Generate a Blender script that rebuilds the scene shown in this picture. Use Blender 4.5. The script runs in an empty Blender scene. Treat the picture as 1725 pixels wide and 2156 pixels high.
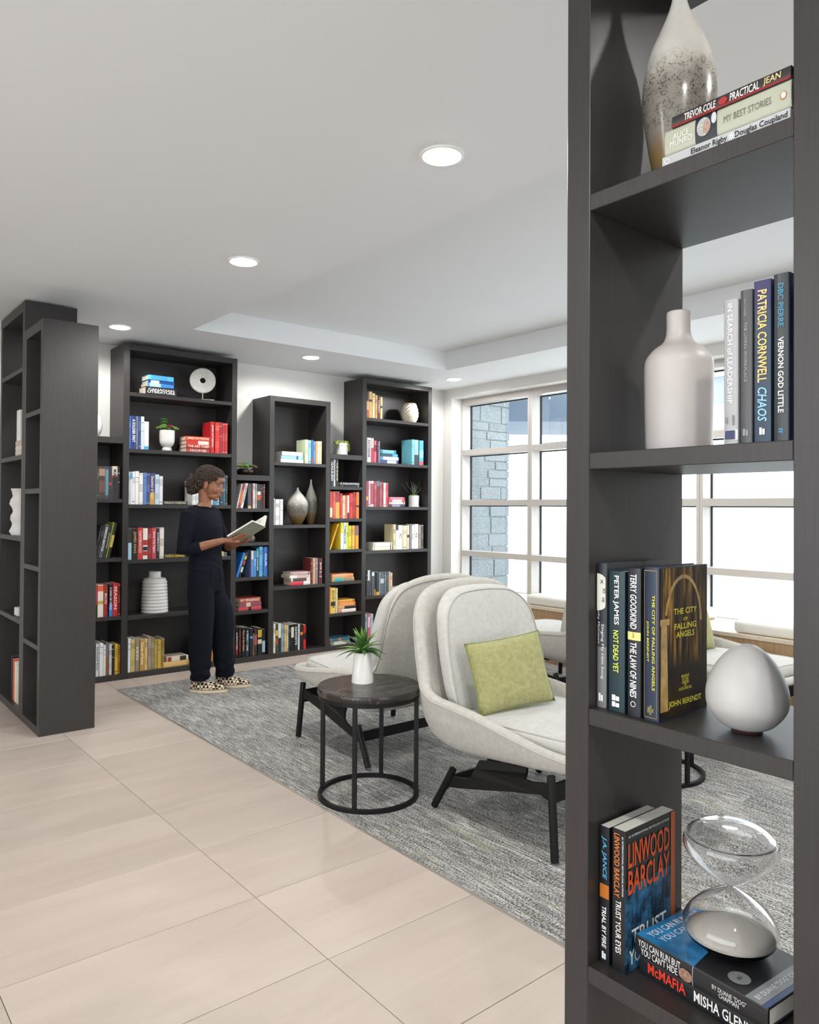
import bpy, bmesh, math, random
import numpy as np
from mathutils import Vector, Matrix, noise
R = math.radians
random.seed(7)
scene = bpy.context.scene
col = scene.collection

# ------------------------------------------------------------------ camera
F, CX, CY = 1583.287, 862.5, 1050.42
YAW, TILT, ROLL = R(39.3255), R(.67264), R(.34654)
EYE = np.array([0, 0, 1.35])
_f = np.array([math.sin(YAW)*math.cos(TILT), math.cos(YAW)*math.cos(TILT), math.sin(TILT)])
_r = np.array([math.cos(YAW), -math.sin(YAW), 0.0]); _u = np.cross(_r, _f)
_r, _u = _r*math.cos(ROLL)+_u*math.sin(ROLL), -_r*math.sin(ROLL)+_u*math.cos(ROLL)
cam = bpy.data.cameras.new('camera'); cam_o = bpy.data.objects.new('camera', cam); col.objects.link(cam_o)
cam_o.matrix_world = Matrix(((_r[0], _u[0], -_f[0], EYE[0]), (_r[1], _u[1], -_f[1], EYE[1]), (_r[2], _u[2], -_f[2], EYE[2]), (0, 0, 0, 1)))
cam.sensor_fit = 'HORIZONTAL'; cam.sensor_width = 36.0; cam.lens = F/1725*36.0
cam.shift_y = (CY-1078.0)/1725.0
cam.clip_start = 0.02; cam.clip_end = 300
scene.camera = cam_o

# ------------------------------------------------------------------ world, exposure
w = bpy.data.worlds.new('overcast_sky'); scene.world = w; w.use_nodes = True
bg = w.node_tree.nodes['Background']; bg.inputs[0].default_value = (0.93, 0.97, 1.0, 1); bg.inputs[1].default_value = 4.3
vs = scene.view_settings
vs.view_transform = 'Standard'; vs.look = 'None'; vs.gamma = 1.0; vs.use_curve_mapping = False
vs.exposure = 0.12
LAMP_W = 54.0       # downlight power (watts)

# ------------------------------------------------------------------ photo pixel -> place
def ray(x, y): return _f+_r*(x-CX)/F-_u*(y-CY)/F
def pl(x, y, ax, c):
    d = ray(x, y); i = 'XYZ'.index(ax); t = (c-EYE[i])/d[i]; return EYE+t*d
def depth_of(p): return float((np.array(p)-EYE) @ _f)

# ------------------------------------------------------------------ materials
def lin(c):
    if isinstance(c, str):
        c = c.lstrip('#'); c = [int(c[i:i+2], 16)/255 for i in (0, 2, 4)]
        c = [v/12.92 if v <= .04045 else ((v+.055)/1.055)**2.4 for v in c]
    return (c[0], c[1], c[2], 1.0)
MATS = {}
def base_mat(name):
    m = bpy.data.materials.new(name); m.use_nodes = True
    return m, m.node_tree.nodes, m.node_tree.links, m.node_tree.nodes['Principled BSDF']
def mat(name, c, rough=.5, metal=0.0, bump=0.0, bscale=200.0, var=0.0, vscale=20.0, spec=.5, coat=0.0, emit=0.0, sheen=0.0):
    key = name
    if key in MATS: return MATS[key]
    m, N, L, b = base_mat(name)
    b.inputs['Base Color'].default_value = lin(c); b.inputs['Roughness'].default_value = rough
    b.inputs['Metallic'].default_value = metal; b.inputs['Specular IOR Level'].default_value = spec
    if coat: b.inputs['Coat Weight'].default_value = coat; b.inputs['Coat Roughness'].default_value = .08
    if sheen: b.inputs['Sheen Weight'].default_value = sheen
    if emit: b.inputs['Emission Color'].default_value = lin(c); b.inputs['Emission Strength'].default_value = emit
    tc = N.new('ShaderNodeTexCoord')
    if var:
        n = N.new('ShaderNodeTexNoise'); n.inputs['Scale'].default_value = vscale; n.inputs['Detail'].default_value = 4
        L.new(tc.outputs['Object'], n.inputs['Vector'])
        cr = N.new('ShaderNodeValToRGB'); cc = lin(c)
        cr.color_ramp.elements[0].position = .3; cr.color_ramp.elements[1].position = .7
        cr.color_ramp.elements[0].color = tuple(max(0, v*(1-var)) for v in cc[:3])+(1,)
        cr.color_ramp.elements[1].color = tuple(min(1, v*(1+var)) for v in cc[:3])+(1,)
        L.new(n.outputs['Fac'], cr.inputs[0]); L.new(cr.outputs[0], b.inputs['Base Color'])
    if bump:
        n2 = N.new('ShaderNodeTexNoise'); n2.inputs['Scale'].default_value = bscale; n2.inputs['Detail'].default_value = 3
        L.new(tc.outputs['Object'], n2.inputs['Vector'])
        bm_ = N.new('ShaderNodeBump'); bm_.inputs['Strength'].default_value = bump; bm_.inputs['Distance'].default_value = .002
        L.new(n2.outputs['Fac'], bm_.inputs['Height']); L.new(bm_.outputs[0], b.inputs['Normal'])
    MATS[key] = m
    return m
def colmat(c, rough=.45):
    return mat('print_'+c.lstrip('#').lower()+('' if rough == .45 else '_%d' % int(rough*100)), c, rough)

def ramp(N, stops):
    cr = N.new('ShaderNodeValToRGB'); e = cr.color_ramp.elements
    while len(e) < len(stops): e.new(.5)
    for el, (p, c) in zip(e, stops): el.position = p; el.color = lin(c)
    return cr
def mixc(N, L, fac, a, b, mode='MIX'):
    m = N.new('ShaderNodeMix'); m.data_type = 'RGBA'; m.blend_type = mode
    for s, v in ((0, fac), (6, a), (7, b)):
        if isinstance(v, (int, float)): m.inputs[s].default_value = v
        elif isinstance(v, (tuple, str)): m.inputs[s].default_value = lin(v) if isinstance(v, str) else v
        else: L.new(v, m.inputs[s])
    return m.outputs[2]
def mapped(N, L, src, scale, rnd=None, rot=(0, 0, 0)):
    mp = N.new('ShaderNodeMapping'); mp.inputs['Scale'].default_value = scale; mp.inputs['Rotation'].default_value = rot
    L.new(src, mp.inputs['Vector'])
    if rnd is not None:
        mu = N.new('ShaderNodeVectorMath'); mu.operation = 'SCALE'; mu.inputs[0].default_value = (37, 53, 11)
        L.new(rnd, mu.inputs['Scale']); L.new(mu.outputs[0], mp.inputs['Location'])
    return mp.outputs[0]
def nz(N, L, vec, scale=1.0, detail=3.0, rough=.5, dist=0.0):
    n = N.new('ShaderNodeTexNoise'); n.inputs['Scale'].default_value = scale; n.inputs['Detail'].default_value = detail
    n.inputs['Roughness'].default_value = rough; n.inputs['Distortion'].default_value = dist
    L.new(vec, n.inputs['Vector']); return n.outputs['Fac']

def make_laminate():
    m, N, L, b = base_mat('charcoal_wood_laminate')
    tc = N.new('ShaderNodeTexCoord').outputs['Object']
    g = nz(N, L, mapped(N, L, tc, (260, 260, 7)), 1, 3)
    cr = ramp(N, [(.3, '#2d2a29'), (.7, '#353130')]); L.new(g, cr.inputs[0]); L.new(cr.outputs[0], b.inputs['Base Color'])
    b.inputs['Roughness'].default_value = .40; b.inputs['Specular IOR Level'].default_value = .45
    bp = N.new('ShaderNodeBump'); bp.inputs['Strength'].default_value = .08; bp.inputs['Distance'].default_value = .001
    L.new(g, bp.inputs['Height']); L.new(bp.outputs[0], b.inputs['Normal'])
    return m
def make_tile():
    m, N, L, b = base_mat('beige_porcelain_tile')
    tc = N.new('ShaderNodeTexCoord').outputs['Object']; oi = N.new('ShaderNodeObjectInfo').outputs['Random']
    broad = nz(N, L, mapped(N, L, tc, (1.3, 2.6, 1), oi, (0, 0, .3)), 1, 4, .55, .9)
    streak = nz(N, L, mapped(N, L, tc, (1.0, 9, 1), oi, (0, 0, .16)), 1, 5, .6, .8)
    speck = nz(N, L, tc, 260, 3, .7)
    c1 = ramp(N, [(.3, '#aa9c92'), (.5, '#b3a59a'), (.72, '#beb1a7')]); L.new(broad, c1.inputs[0])
    c2 = ramp(N, [(.36, '#a09187'), (.5, '#b1a398'), (.66, '#bdb0a5')]); L.new(streak, c2.inputs[0])
    a = mixc(N, L, .4, c1.outputs[0], c2.outputs[0])
    c3 = ramp(N, [(.3, '#8f857c'), (.42, '#cfc2b7')]); L.new(speck, c3.inputs[0])
    a = mixc(N, L, .26, a, c3.outputs[0])
    hs = N.new('ShaderNodeHueSaturation'); L.new(a, hs.inputs['Color'])
    mr = N.new('ShaderNodeMapRange'); mr.inputs[3].default_value = .93; mr.inputs[4].default_value = 1.05
    L.new(oi, mr.inputs[0]); L.new(mr.outputs[0], hs.inputs['Value'])
    L.new(hs.outputs[0], b.inputs['Base Color']); b.inputs['Roughness'].default_value = .42
    b.inputs['Specular IOR Level'].default_value = .4
    return m
def make_carpet():
    m, N, L, b = base_mat('heathered_grey_carpet')
    tc = N.new('ShaderNodeTexCoord').outputs['Object']; oi = N.new('ShaderNodeObjectInfo').outputs['Random']
    s1 = nz(N, L, mapped(N, L, tc, (230, 8.5, 1), oi), 1, 3, .65)
    s2 = nz(N, L, mapped(N, L, tc, (70, 11, 1), oi), 1, 2, .6)
    loops = nz(N, L, mapped(N, L, tc, (170, 115, 1)), 1, 2, .75)
    zone = nz(N, L, mapped(N, L, tc, (5, 2.4, 1), oi), 1, 2)
    k = N.new('ShaderNodeMath'); k.operation = 'MULTIPLY_ADD'; k.inputs[1].default_value = .66; L.new(s1, k.inputs[0])
    k2 = N.new('ShaderNodeMath'); k2.operation = 'MULTIPLY_ADD'; k2.inputs[1].default_value = .22; L.new(s2, k2.inputs[0])
    k3 = N.new('ShaderNodeMath'); k3.operation = 'MULTIPLY'; k3.inputs[1].default_value = .16; L.new(zone, k3.inputs[0])
    L.new(k3.outputs[0], k2.inputs[2]); L.new(k2.outputs[0], k.inputs[2])
    c1 = ramp(N, [(.45, '#0c0c0d'), (.49, '#585857'), (.525, '#84817d'), (.57, '#9f9b96'), (.63, '#e0ddd7')])
    L.new(k.outputs[0], c1.inputs[0])
    c2 = ramp(N, [(.38, '#0a0a0a'), (.48, '#868684'), (.58, '#e4e4e0')]); L.new(loops, c2.inputs[0])
    a = mixc(N, L, .45, c1.outputs[0], c2.outputs[0])
    tint = nz(N, L, mapped(N, L, tc, (40, 3, 1), oi), 1, 2)
    tr = N.new('ShaderNodeMapRange'); tr.inputs[1].default_value = .6; tr.inputs[2].default_value = .72; tr.inputs[4].default_value = .35
    L.new(tint, tr.inputs[0]); a = mixc(N, L, tr.outputs[0], a, '#8c8a4e')
    L.new(a, b.inputs['Base Color']); b.inputs['Roughness'].default_value = .95; b.inputs['Specular IOR Level'].default_value = .1
    bp = N.new('ShaderNodeBump'); bp.inputs['Strength'].default_value = .6; bp.inputs['Distance'].default_value = .003
    L.new(loops, bp.inputs['Height']); L.new(bp.outputs[0], b.inputs['Normal'])
    return m
def make_fabric(name, lo, mid, hi, scale=900):
    m, N, L, b = base_mat(name)
    tc = N.new('ShaderNodeTexCoord').outputs['Object']
    wv = nz(N, L, mapped(N, L, tc, (scale, scale*.5, scale)), 1, 2, .6)
    bl = nz(N, L, tc, 45, 4, .6)
    c = ramp(N, [(.3, lo), (.5, mid), (.7, hi)]); L.new(wv, c.inputs[0])
    c2 = ramp(N, [(.3, lo), (.7, hi)]); L.new(bl, c2.inputs[0])
    L.new(mixc(N, L, .35, c.outputs[0], c2.outputs[0]), b.inputs['Base Color'])
    b.inputs['Roughness'].default_value = .9; b.inputs['Specular IOR Level'].default_value = .2; b.inputs['Sheen Weight'].default_value = .15
    bp = N.new('ShaderNodeBump'); bp.inputs['Strength'].default_value = .35; bp.inputs['Distance'].default_value = .001
    L.new(wv, bp.inputs['Height']); L.new(bp.outputs[0], b.inputs['Normal'])
    return m
def make_marble():
    m, N, L, b = base_mat('black_veined_marble')
    tc = N.new('ShaderNodeTexCoord').outputs['Object']
    v = nz(N, L, mapped(N, L, tc, (4, 7, 4), None, (0, 0, .6)), 1, 5, .55, 1.6)
    c = ramp(N, [(.485, '#262120'), (.499, '#8d8580'), (.512, '#2a2524')]); L.new(v, c.inputs[0])
    bl = nz(N, L, tc, 9, 4); c2 = ramp(N, [(.3, '#1e1a19'), (.7, '#332d2b')]); L.new(bl, c2.inputs[0])
    L.new(mixc(N, L, .55, c.outputs[0], c2.outputs[0]), b.inputs['Base Color']); b.inputs['Roughness'].default_value = .3
    return m
def make_glaze(name, zlo, zhi):
    # reactive glaze: brown foot, speckled grey belly, pale shoulder and neck (object z from zlo to zhi)
    m, N, L, b = base_mat(name)
    tc = N.new('ShaderNodeTexCoord').outputs['Object']
    sp = N.new('ShaderNodeSeparateXYZ'); L.new(tc, sp.inputs[0])
    mr = N.new('ShaderNodeMapRange'); mr.inputs[1].default_value = zlo; mr.inputs[2].default_value = zhi; L.new(sp.outputs[2], mr.inputs[0])
    wob = nz(N, L, tc, 30, 3); ad = N.new('ShaderNodeMath'); ad.operation = 'MULTIPLY_ADD'; ad.inputs[1].default_value = .09
    L.new(wob, ad.inputs[0]); L.new(mr.outputs[0], ad.inputs[2])
    c = ramp(N, [(.05, '#5c4426'), (.25, '#75603f'), (.34, '#7b756c'), (.52, '#827c74'), (.63, '#bdb8af'), (.85, '#d2cec6')]); L.new(ad.outputs[0], c.inputs[0])
    vo = N.new('ShaderNodeTexVoronoi'); vo.inputs['Scale'].default_value = 230; L.new(tc, vo.inputs['Vector'])
    n2 = nz(N, L, tc, 55, 4)
    vr = ramp(N, [(.10, '#3a3026'), (.55, '#f2efea')]); L.new(vo.outputs['Distance'], vr.inputs[0])
    band = ramp(N, [(.30, '#000000'), (.38, '#ffffff'), (.58, '#ffffff'), (.66, '#000000')]); L.new(ad.outputs[0], band.inputs[0])
    nr = ramp(N, [(.34, '#000000'), (.56, '#ffffff')]); L.new(n2, nr.inputs[0])
    f = mixc(N, L, 1.0, band.outputs[0], nr.outputs[0], 'MULTIPLY')
    dk = mixc(N, L, 1.0, c.outputs[0], vr.outputs[0], 'MULTIPLY')
    L.new(mixc(N, L, f, c.outputs[0], dk), b.inputs['Base Color']); b.inputs['Roughness'].default_value = .22
    return m
def make_checker():
    m, N, L, b = base_mat('checkerboard_canvas')
    tc = N.new('ShaderNodeTexCoord').outputs['Object']
    ck = N.new('ShaderNodeTexChecker'); ck.inputs['Scale'].default_value = 52; ck.inputs[1].default_value = lin('#d8c6a8'); ck.inputs[2].default_value = lin('#191512')
    L.new(mapped(N, L, tc, (1, 1, 1), None, (0, 0, .785)), ck.inputs['Vector']); L.new(ck.outputs[0], b.inputs['Base Color']); b.inputs['Roughness'].default_value = .9
    return m
def make_glass_pane():
    m, N, L, b = base_mat('window_glass'); N.remove(b)
    t = N.new('ShaderNodeBsdfTransparent'); t.inputs[0].default_value = (.96, .985, 1, 1)
    g = N.new('ShaderNodeBsdfGlossy'); g.inputs['Roughness'].default_value = .01
    x = N.new('ShaderNodeMixShader'); x.inputs[0].default_value = .05
    L.new(t.outputs[0], x.inputs[1]); L.new(g.outputs[0], x.inputs[2]); L.new(x.outputs[0], N['Material Output'].inputs[0])
    return m
def make_glass_solid():
    m, N, L, b = base_mat('blown_glass')
    b.inputs['Base Color'].default_value = (1, 1, 1, 1); b.inputs['Roughness'].default_value = .0
    b.inputs['Transmission Weight'].default_value = 1.0; b.inputs['IOR'].default_value = 1.45
    return m
def make_oak():
    m, N, L, b = base_mat('oak_veneer')
    tc = N.new('ShaderNodeTexCoord').outputs['Object']
    g = nz(N, L, mapped(N, L, tc, (90, 90, 3)), 1, 4); c = ramp(N, [(.3, '#9c7b58'), (.7, '#b89a76')]); L.new(g, c.inputs[0])
    L.new(c.outputs[0], b.inputs['Base Color']); b.inputs['Roughness'].default_value = .5
    return m
def make_stone():
    m, N, L, b = base_mat('split_face_stone')
    tc = N.new('ShaderNodeTexCoord').outputs['Object']; oi = N.new('ShaderNodeObjectInfo').outputs['Random']
    g = nz(N, L, tc, 110, 3, .7); c = ramp(N, [(.32, '#4c5355'), (.5, '#7b8284'), (.68, '#979d9e')]); L.new(g, c.inputs[0])
    hs = N.new('ShaderNodeHueSaturation'); L.new(c.outputs[0], hs.inputs['Color'])
    mr = N.new('ShaderNodeMapRange'); mr.inputs[3].default_value = .9; mr.inputs[4].default_value = 1.08; L.new(oi, mr.inputs[0]); L.new(mr.outputs[0], hs.inputs['Value'])
    L.new(hs.outputs[0], b.inputs['Base Color']); b.inputs['Roughness'].default_value = .9
    bp = N.new('ShaderNodeBump'); bp.inputs['Strength'].default_value = .5; bp.inputs['Distance'].default_value = .006; L.new(g, bp.inputs['Height']); L.new(bp.outputs[0], b.inputs['Normal'])
    return m
M = dict(lam=make_laminate(), tile=make_tile(), carpet=make_carpet(), marble=make_marble(), pane=make_glass_pane(), glass=make_glass_solid(),
         oak=make_oak(), stone=make_stone(), checker=make_checker(),
         linen=make_fabric('pale_grey_linen', '#a09c94', '#b9b5ad', '#ccc8c0'),
         linen2=make_fabric('light_grey_cushion_linen', '#a9a7a2', '#bfbdb8', '#cfcdc8'),
         green=make_fabric('lime_green_wool', '#77754c', '#9d9b66', '#b5b282', 520))
M['wall'] = mat('white_wall_paint', '#dedcd8', .7, bump=.05, bscale=300)
M['ceil'] = mat('white_ceiling_paint', '#e6e7e8', .8, bump=.03, bscale=300)
M['grout'] = mat('grey_grout', '#a2978e', .9, var=.1)
M['alu'] = mat('painted_aluminium', '#b9b4ae', .4, .0, bump=.02)
M['gasket'] = mat('black_gasket', '#17191c', .7, var=.1)
M['black'] = mat('black_powder_coat', '#0b0b0c', .5, bump=.03, bscale=600, spec=.3)
M['pages'] = mat('paper_pages', '#d9cfbb', .85, var=.08, vscale=90)
M['whitepages'] = mat('white_paper_pages', '#e4e0d6', .85, var=.05, vscale=90)
M['ceramic'] = mat('matte_white_ceramic', '#dcd9d5', .38, var=.02)
M['gloss'] = mat('glossy_white_ceramic', '#e6e4e0', .16, var=.02)
M['soil'] = mat('dark_soil', '#2a2019', .95, bump=.5, bscale=120)
M['vinyl'] = mat('cream_vinyl', '#e2ded4', .5, var=.02)

# ------------------------------------------------------------------ mesh helpers
TMP = bpy.data.scenes.new('workbench')       # evaluates lettering and remeshed forms; removed at the end
def evaluated(o):
    TMP.collection.objects.link(o)
    with bpy.context.temp_override(scene=TMP, view_layer=TMP.view_layers[0]):
        dg = bpy.context.evaluated_depsgraph_get()
        me = bpy.data.meshes.new_from_object(o.evaluated_get(dg))
    TMP.collection.objects.unlink(o); bpy.data.objects.remove(o)
    return me
class MB:
    def __init__(s): s.v = []; s.f = []
    def box(s, x0, x1, y0, y1, z0, z1):
        n = len(s.v)
        s.v += [(x0, y0, z0), (x1, y0, z0), (x1, y1, z0), (x0, y1, z0), (x0, y0, z1), (x1, y0, z1), (x1, y1, z1), (x0, y1, z1)]
        s.f += [tuple(n+i for i in q) for q in ((3, 2, 1, 0), (4, 5, 6, 7), (0, 1, 5, 4), (1, 2, 6, 5), (2, 3, 7, 6), (3, 0, 4, 7))]
        return s
    def loops(s, rings, cap0=True, cap1=True, closed=True):
        n0 = len(s.v); k = len(rings[0])
        for r_ in rings: s.v += [tuple(p) for p in r_]
        for i in range(len(rings)-1):
            a = n0+i*k; b = a+k
            for j in range(k if closed else k-1):
                j2 = (j+1) % k; s.f.append((a+j, a+j2, b+j2, b+j))
        if cap0: s.f.append(tuple(n0+j for j in reversed(range(k))))
        if cap1: s.f.append(tuple(n0+(len(rings)-1)*k+j for j in range(k)))
        return s
    def lathe(s, prof, n=32, c=(0, 0, 0), cap0=True, cap1=True):
        return s.loops([[(c[0]+r_*math.cos(2*math.pi*j/n), c[1]+r_*math.sin(2*math.pi*j/n), c[2]+z) for j in range(n)] for r_, z in prof], cap0, cap1)
    def tube(s, pts, rad, n=10, cap=True):
        P = [Vector(p) for p in pts]
        if not isinstance(rad, (list, tuple)): rad = [rad]*len(P)
        up = None; rings = []
        for i, p in enumerate(P):
            t = (P[min(i+1, len(P)-1)]-P[max(i-1, 0)]).normalized()
            if up is None: up = Vector((0, 0, 1)) if abs(t.z) < .9 else Vector((1, 0, 0))
            a = t.cross(up).normalized(); b = a.cross(t).normalized(); up = b
            ra, rb = rad[i] if isinstance(rad[i], (tuple, list)) else (rad[i], rad[i])
            rings.append([p+a*math.cos(2*math.pi*j/n)*ra+b*math.sin(2*math.pi*j/n)*rb for j in range(n)])
        return s.loops(rings, cap, cap)
    def ring_tube(s, c, rad, w, h, n=64):
        # closed ring with rectangular section
        rings = []
        for i in range(n+1):
            a = 2*math.pi*i/n; d = (math.cos(a), math.sin(a))
            rings.append([(c[0]+d[0]*(rad+dx), c[1]+d[1]*(rad+dx), c[2]+dz) for dx, dz in ((-w/2, 0), (w/2, 0), (w/2, h), (-w/2, h))])
        return s.loops(rings, False, False)
    def ell(s, c, r_, n=16, m=10, rot=None):
        rings = []
        for i in range(1, m):
            ph = math.pi*i/m
            rings.append([(r_[0]*math.sin(ph)*math.cos(2*math.pi*j/n), r_[1]*math.sin(ph)*math.sin(2*math.pi*j/n), -r_[2]*math.cos(ph)) for j in range(n)])
        n0 = len(s.v); k = n
        allv = [p for rg in rings for p in rg]+[(0, 0, -r_[2]), (0, 0, r_[2])]
        if rot is not None: allv = [tuple(rot @ Vector(p)) for p in allv]
        s.v += [(p[0]+c[0], p[1]+c[1], p[2]+c[2]) for p in allv]
        for i in range(m-2):
            for j in range(k):
                a = n0+i*k; b = a+k; j2 = (j+1) % k
                s.f.append((a+j, a+j2, b+j2, b+j))
        bot = n0+len(allv)-2; top = bot+1
        for j in range(k):
            j2 = (j+1) % k
            s.f.append((bot, n0+j2, n0+j)); s.f.append((top, n0+(m-2)*k+j, n0+(m-2)*k+j2))
        return s
    def mesh(s, name, smooth=False):
        me = bpy.data.meshes.new(name); me.from_pydata(s.v, [], s.f); me.update()
        if smooth:
            me.polygons.foreach_set('use_smooth', [True]*len(me.polygons))
            if smooth != 'all':
                try: me.set_sharp_from_angle(angle=R(40))
                except Exception: pass
        return me
    def build(s, name, m, parent=None, smooth=False):
        return obj(name, s.mesh(name, smooth), m, parent)
def obj(name, me, m=None, parent=None):
    o = bpy.data.objects.new(name, me); col.objects.link(o)
    if m is not None:
        if len(me.materials) == 0: me.materials.append(m)
    if parent is not None: o.parent = parent
    return o
def tag(o, label=None, cat=None, group=None, kind=None):
    if label: o['label'] = label
    if cat: o['category'] = cat
    if group: o['group'] = group
    if kind: o['kind'] = kind
    return o
def thing(name, label, cat, loc=(0, 0, 0), rz=0.0, group=None):
    o = bpy.data.objects.new(name, None); col.objects.link(o); o.empty_display_size = .05
    o.location = loc; o.rotation_euler = (0, 0, rz)
    return tag(o, label, cat, group)
def subsurf(o, lv=1):
    md = o.modifiers.new('subdivision', 'SUBSURF'); md.levels = lv; md.render_levels = lv; return o
def bevel(o, wdt, seg=2):
    md = o.modifiers.new('bevel', 'BEVEL'); md.width = wdt; md.segments = seg; md.limit_method = 'ANGLE'; return o
def remesh_object(mb, name, voxel, m, parent=None, smooth_it=3, disp=None):
    me = mb.mesh('tmp'); o = bpy.data.objects.new('tmp', me)
    md = o.modifiers.new('r', 'REMESH'); md.mode = 'VOXEL'; md.voxel_size = voxel; md.use_smooth_shade = True
    if smooth_it:
        sm = o.modifiers.new('s', 'SMOOTH'); sm.factor = .5; sm.iterations = smooth_it
    new = evaluated(o); bpy.data.meshes.remove(me)
    if disp:
        cs = [v.co.copy() for v in new.vertices]; ns = [v.normal.copy() for v in new.vertices]
        new.vertices.foreach_set('co', [q for c_, n_ in zip(cs, ns) for q in c_+disp(c_, n_)])
    new.name = name; new.materials.clear()
    new.polygons.foreach_set('use_smooth', [True]*len(new.polygons))
    return obj(name, new, m, parent)
def spline(P, n, closed=False):
    P = [np.array(p, float) for p in P]; out = []; k = len(P)
    segs = k if closed else k-1
    for i in range(segs):
        p0 = P[(i-1) % k] if closed or i > 0 else P[0]*2-P[1]; p1 = P[i]; p2 = P[(i+1) % k]
        p3 = P[(i+2) % k] if closed or i+2 < k else P[-1]*2-P[-2]
        for j in range(n):
            t = j/n
            out.append(.5*((2*p1)+(-p0+p2)*t+(2*p0-5*p1+4*p2-p3)*t*t+(-p0+3*p1-3*p2+p3)*t**3))
    if not closed: out.append(P[-1])
    return out
# --- lettering: flat mesh of a text, cached, origin at its lower-left corner, normalised size
TXT = {}
def text_mesh(t, bold=0.0, shear=0.0):
    key = (t, bold, shear)
    if key in TXT: return TXT[key]
    cu = bpy.data.curves.new('lettering', 'FONT'); cu.body = t; cu.size = 1; cu.resolution_u = 2; cu.offset = bold; cu.shear = shear; cu.align_x = 'CENTER'
    cu.space_line = .8
    o = bpy.data.objects.new('lettering', cu); me = evaluated(o)
    v = np.array([p.co[:] for p in me.vertices]); lo = v.min(0); hi = v.max(0)
    f = [tuple(p.vertices) for p in me.polygons]
    bpy.data.meshes.remove(me)
    TXT[key] = ((v-lo)[:, :2], hi[0]-lo[0], hi[1]-lo[1], f)
    return TXT[key]
def lettering(t, org, ux, uy, length, height, color, parent, name='title', bold=.015, shear=0.0, center=True, stretch=1.7):
    """flat letters: org = centre (or lower left), ux/uy = unit vectors along and up the text"""
    v, wd, ht, f = text_mesh(t, bold, shear)
    sx = length/wd; sy = height/ht
    if sx > sy*stretch: sx = sy*stretch
    if sy > sx*stretch: sy = sx*stretch
    ux = np.array(ux); uy = np.array(uy); o = np.array(org, float)
    if center: o = o-ux*wd*sx/2-uy*ht*sy/2
    P = o+v[:, :1]*sx*ux+v[:, 1:]*sy*uy
    me = bpy.data.meshes.new(name); me.from_pydata([tuple(p) for p in P], [], f); me.update()
    return obj(name, me, colmat(color, .5), parent)

# ================================================================== SETTING
YB, YWALL, ZC = 5.942, 6.27, 2.66
XW = 5.616                       # inner face of window wall
XL, YN = -3.0, -5.5              # far ends of the room behind the camera
def struct(name, mb, m, parent=None, smooth=False):
    o = mb.build(name, m, parent, smooth)
    if parent is None: o['kind'] = 'structure'
    return o
XC, YC = 1.86, 5.628             # carpet edges
floor = struct('floor', MB().box(XL, 6.0, YN, YWALL, -.12, -.006), M['grout'])
# porcelain tiles, each its own piece
PX, PY, GX, GY = .797, .4555, 1.253, 3.722
g = .0021; tilemesh = {}
def tile(x0, x1, y0, y1):
    sx, sy = round(x1-x0, 3), round(y1-y0, 3)
    if (sx, sy) not in tilemesh:
        hx, hy = sx/2, sy/2; b = .0012
        mb = MB().loops([[(-hx, -hy, -.006), (hx, -hy, -.006), (hx, hy, -.006), (-hx, hy, -.006)],
                         [(-hx, -hy, -b), (hx, -hy, -b), (hx, hy, -b), (-hx, hy, -b)],
                         [(-hx+b, -hy+b, 0), (hx-b, -hy+b, 0), (hx-b, hy-b, 0), (-hx+b, hy-b, 0)]], False, True)
        tilemesh[(sx, sy)] = mb.mesh('floor_tile'); tilemesh[(sx, sy)].materials.append(M['tile'])
    o = bpy.data.objects.new('floor_tile', tilemesh[(sx, sy)]); col.objects.link(o); o.parent = floor
    o.location = ((x0+x1)/2, (y0+y1)/2, 0)
for i in range(-6, 8):
    xa = GX+i*PX; xb = xa+PX
    for j in range(-21, 8):
        ya = GY+j*PY; yb = ya+PY
        xs0, xs1 = max(xa, XL), min(xb, XW); ys0, ys1 = max(ya, YN), min(yb, YWALL)
        if xs1-xs0 < .03 or ys1-ys0 < .03: continue
        if ys0 < YC-.001 and xs1 > XC:
            if ys1 > YC+.02:      # strip along the bookcases, beyond the carpet
                if xs0 < XC-.02: tile(xs0+g/2, XC-g/2, ys0+g/2, ys1-g/2); xs0 = XC
                ys0 = YC
            else: xs1 = XC
        if xs1-xs0 < .03 or ys1-ys0 < .03: continue
        tile(xs0+g/2, xs1-g/2, ys0+g/2, ys1-g/2)
# carpet planks
carpet = thing('carpet', 'heathered grey striped carpet laid in planks under the armchairs', 'carpet', (XC, YN, 0))
pm = {}
nx = 0; x = XC
while x < 5.11:
    x1 = min(x+.25, 5.115); y = YN+(nx*.37 % 1.0)-1.0
    while y < YC:
        y0, y1 = max(y, YN), min(y+1.0, YC)
        if y1-y0 > .02:
            k = (round(x1-x, 3), round(y1-y0, 3))
            if k not in pm:
                pm[k] = MB().box(-k[0]/2+.0002, k[0]/2-.0002, -k[1]/2+.0002, k[1]/2-.0002, -.006, .004).mesh('carpet_plank'); pm[k].materials.append(M['carpet'])
            o = bpy.data.objects.new('carpet_plank', pm[k]); col.objects.link(o); o.parent = carpet
            o.location = ((x+x1)/2-XC, (y0+y1)/2-YN, 0)
        y += 1.0
    x = x1; nx += 1
MB().box(-.012, .0, 0, YC-YN+.012, -.006, .0035).box(0, 5.115-XC, YC-YN, YC-YN+.012, -.006, .0035).build('edge_trim', mat('brushed_edge_trim', '#b9b2aa', .35, .6, bump=.02), carpet)

# walls
struct('wall_back', MB().box(XL, XW+.3, YWALL, YWALL+.2, -.12, 3.1), M['wall'])
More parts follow.
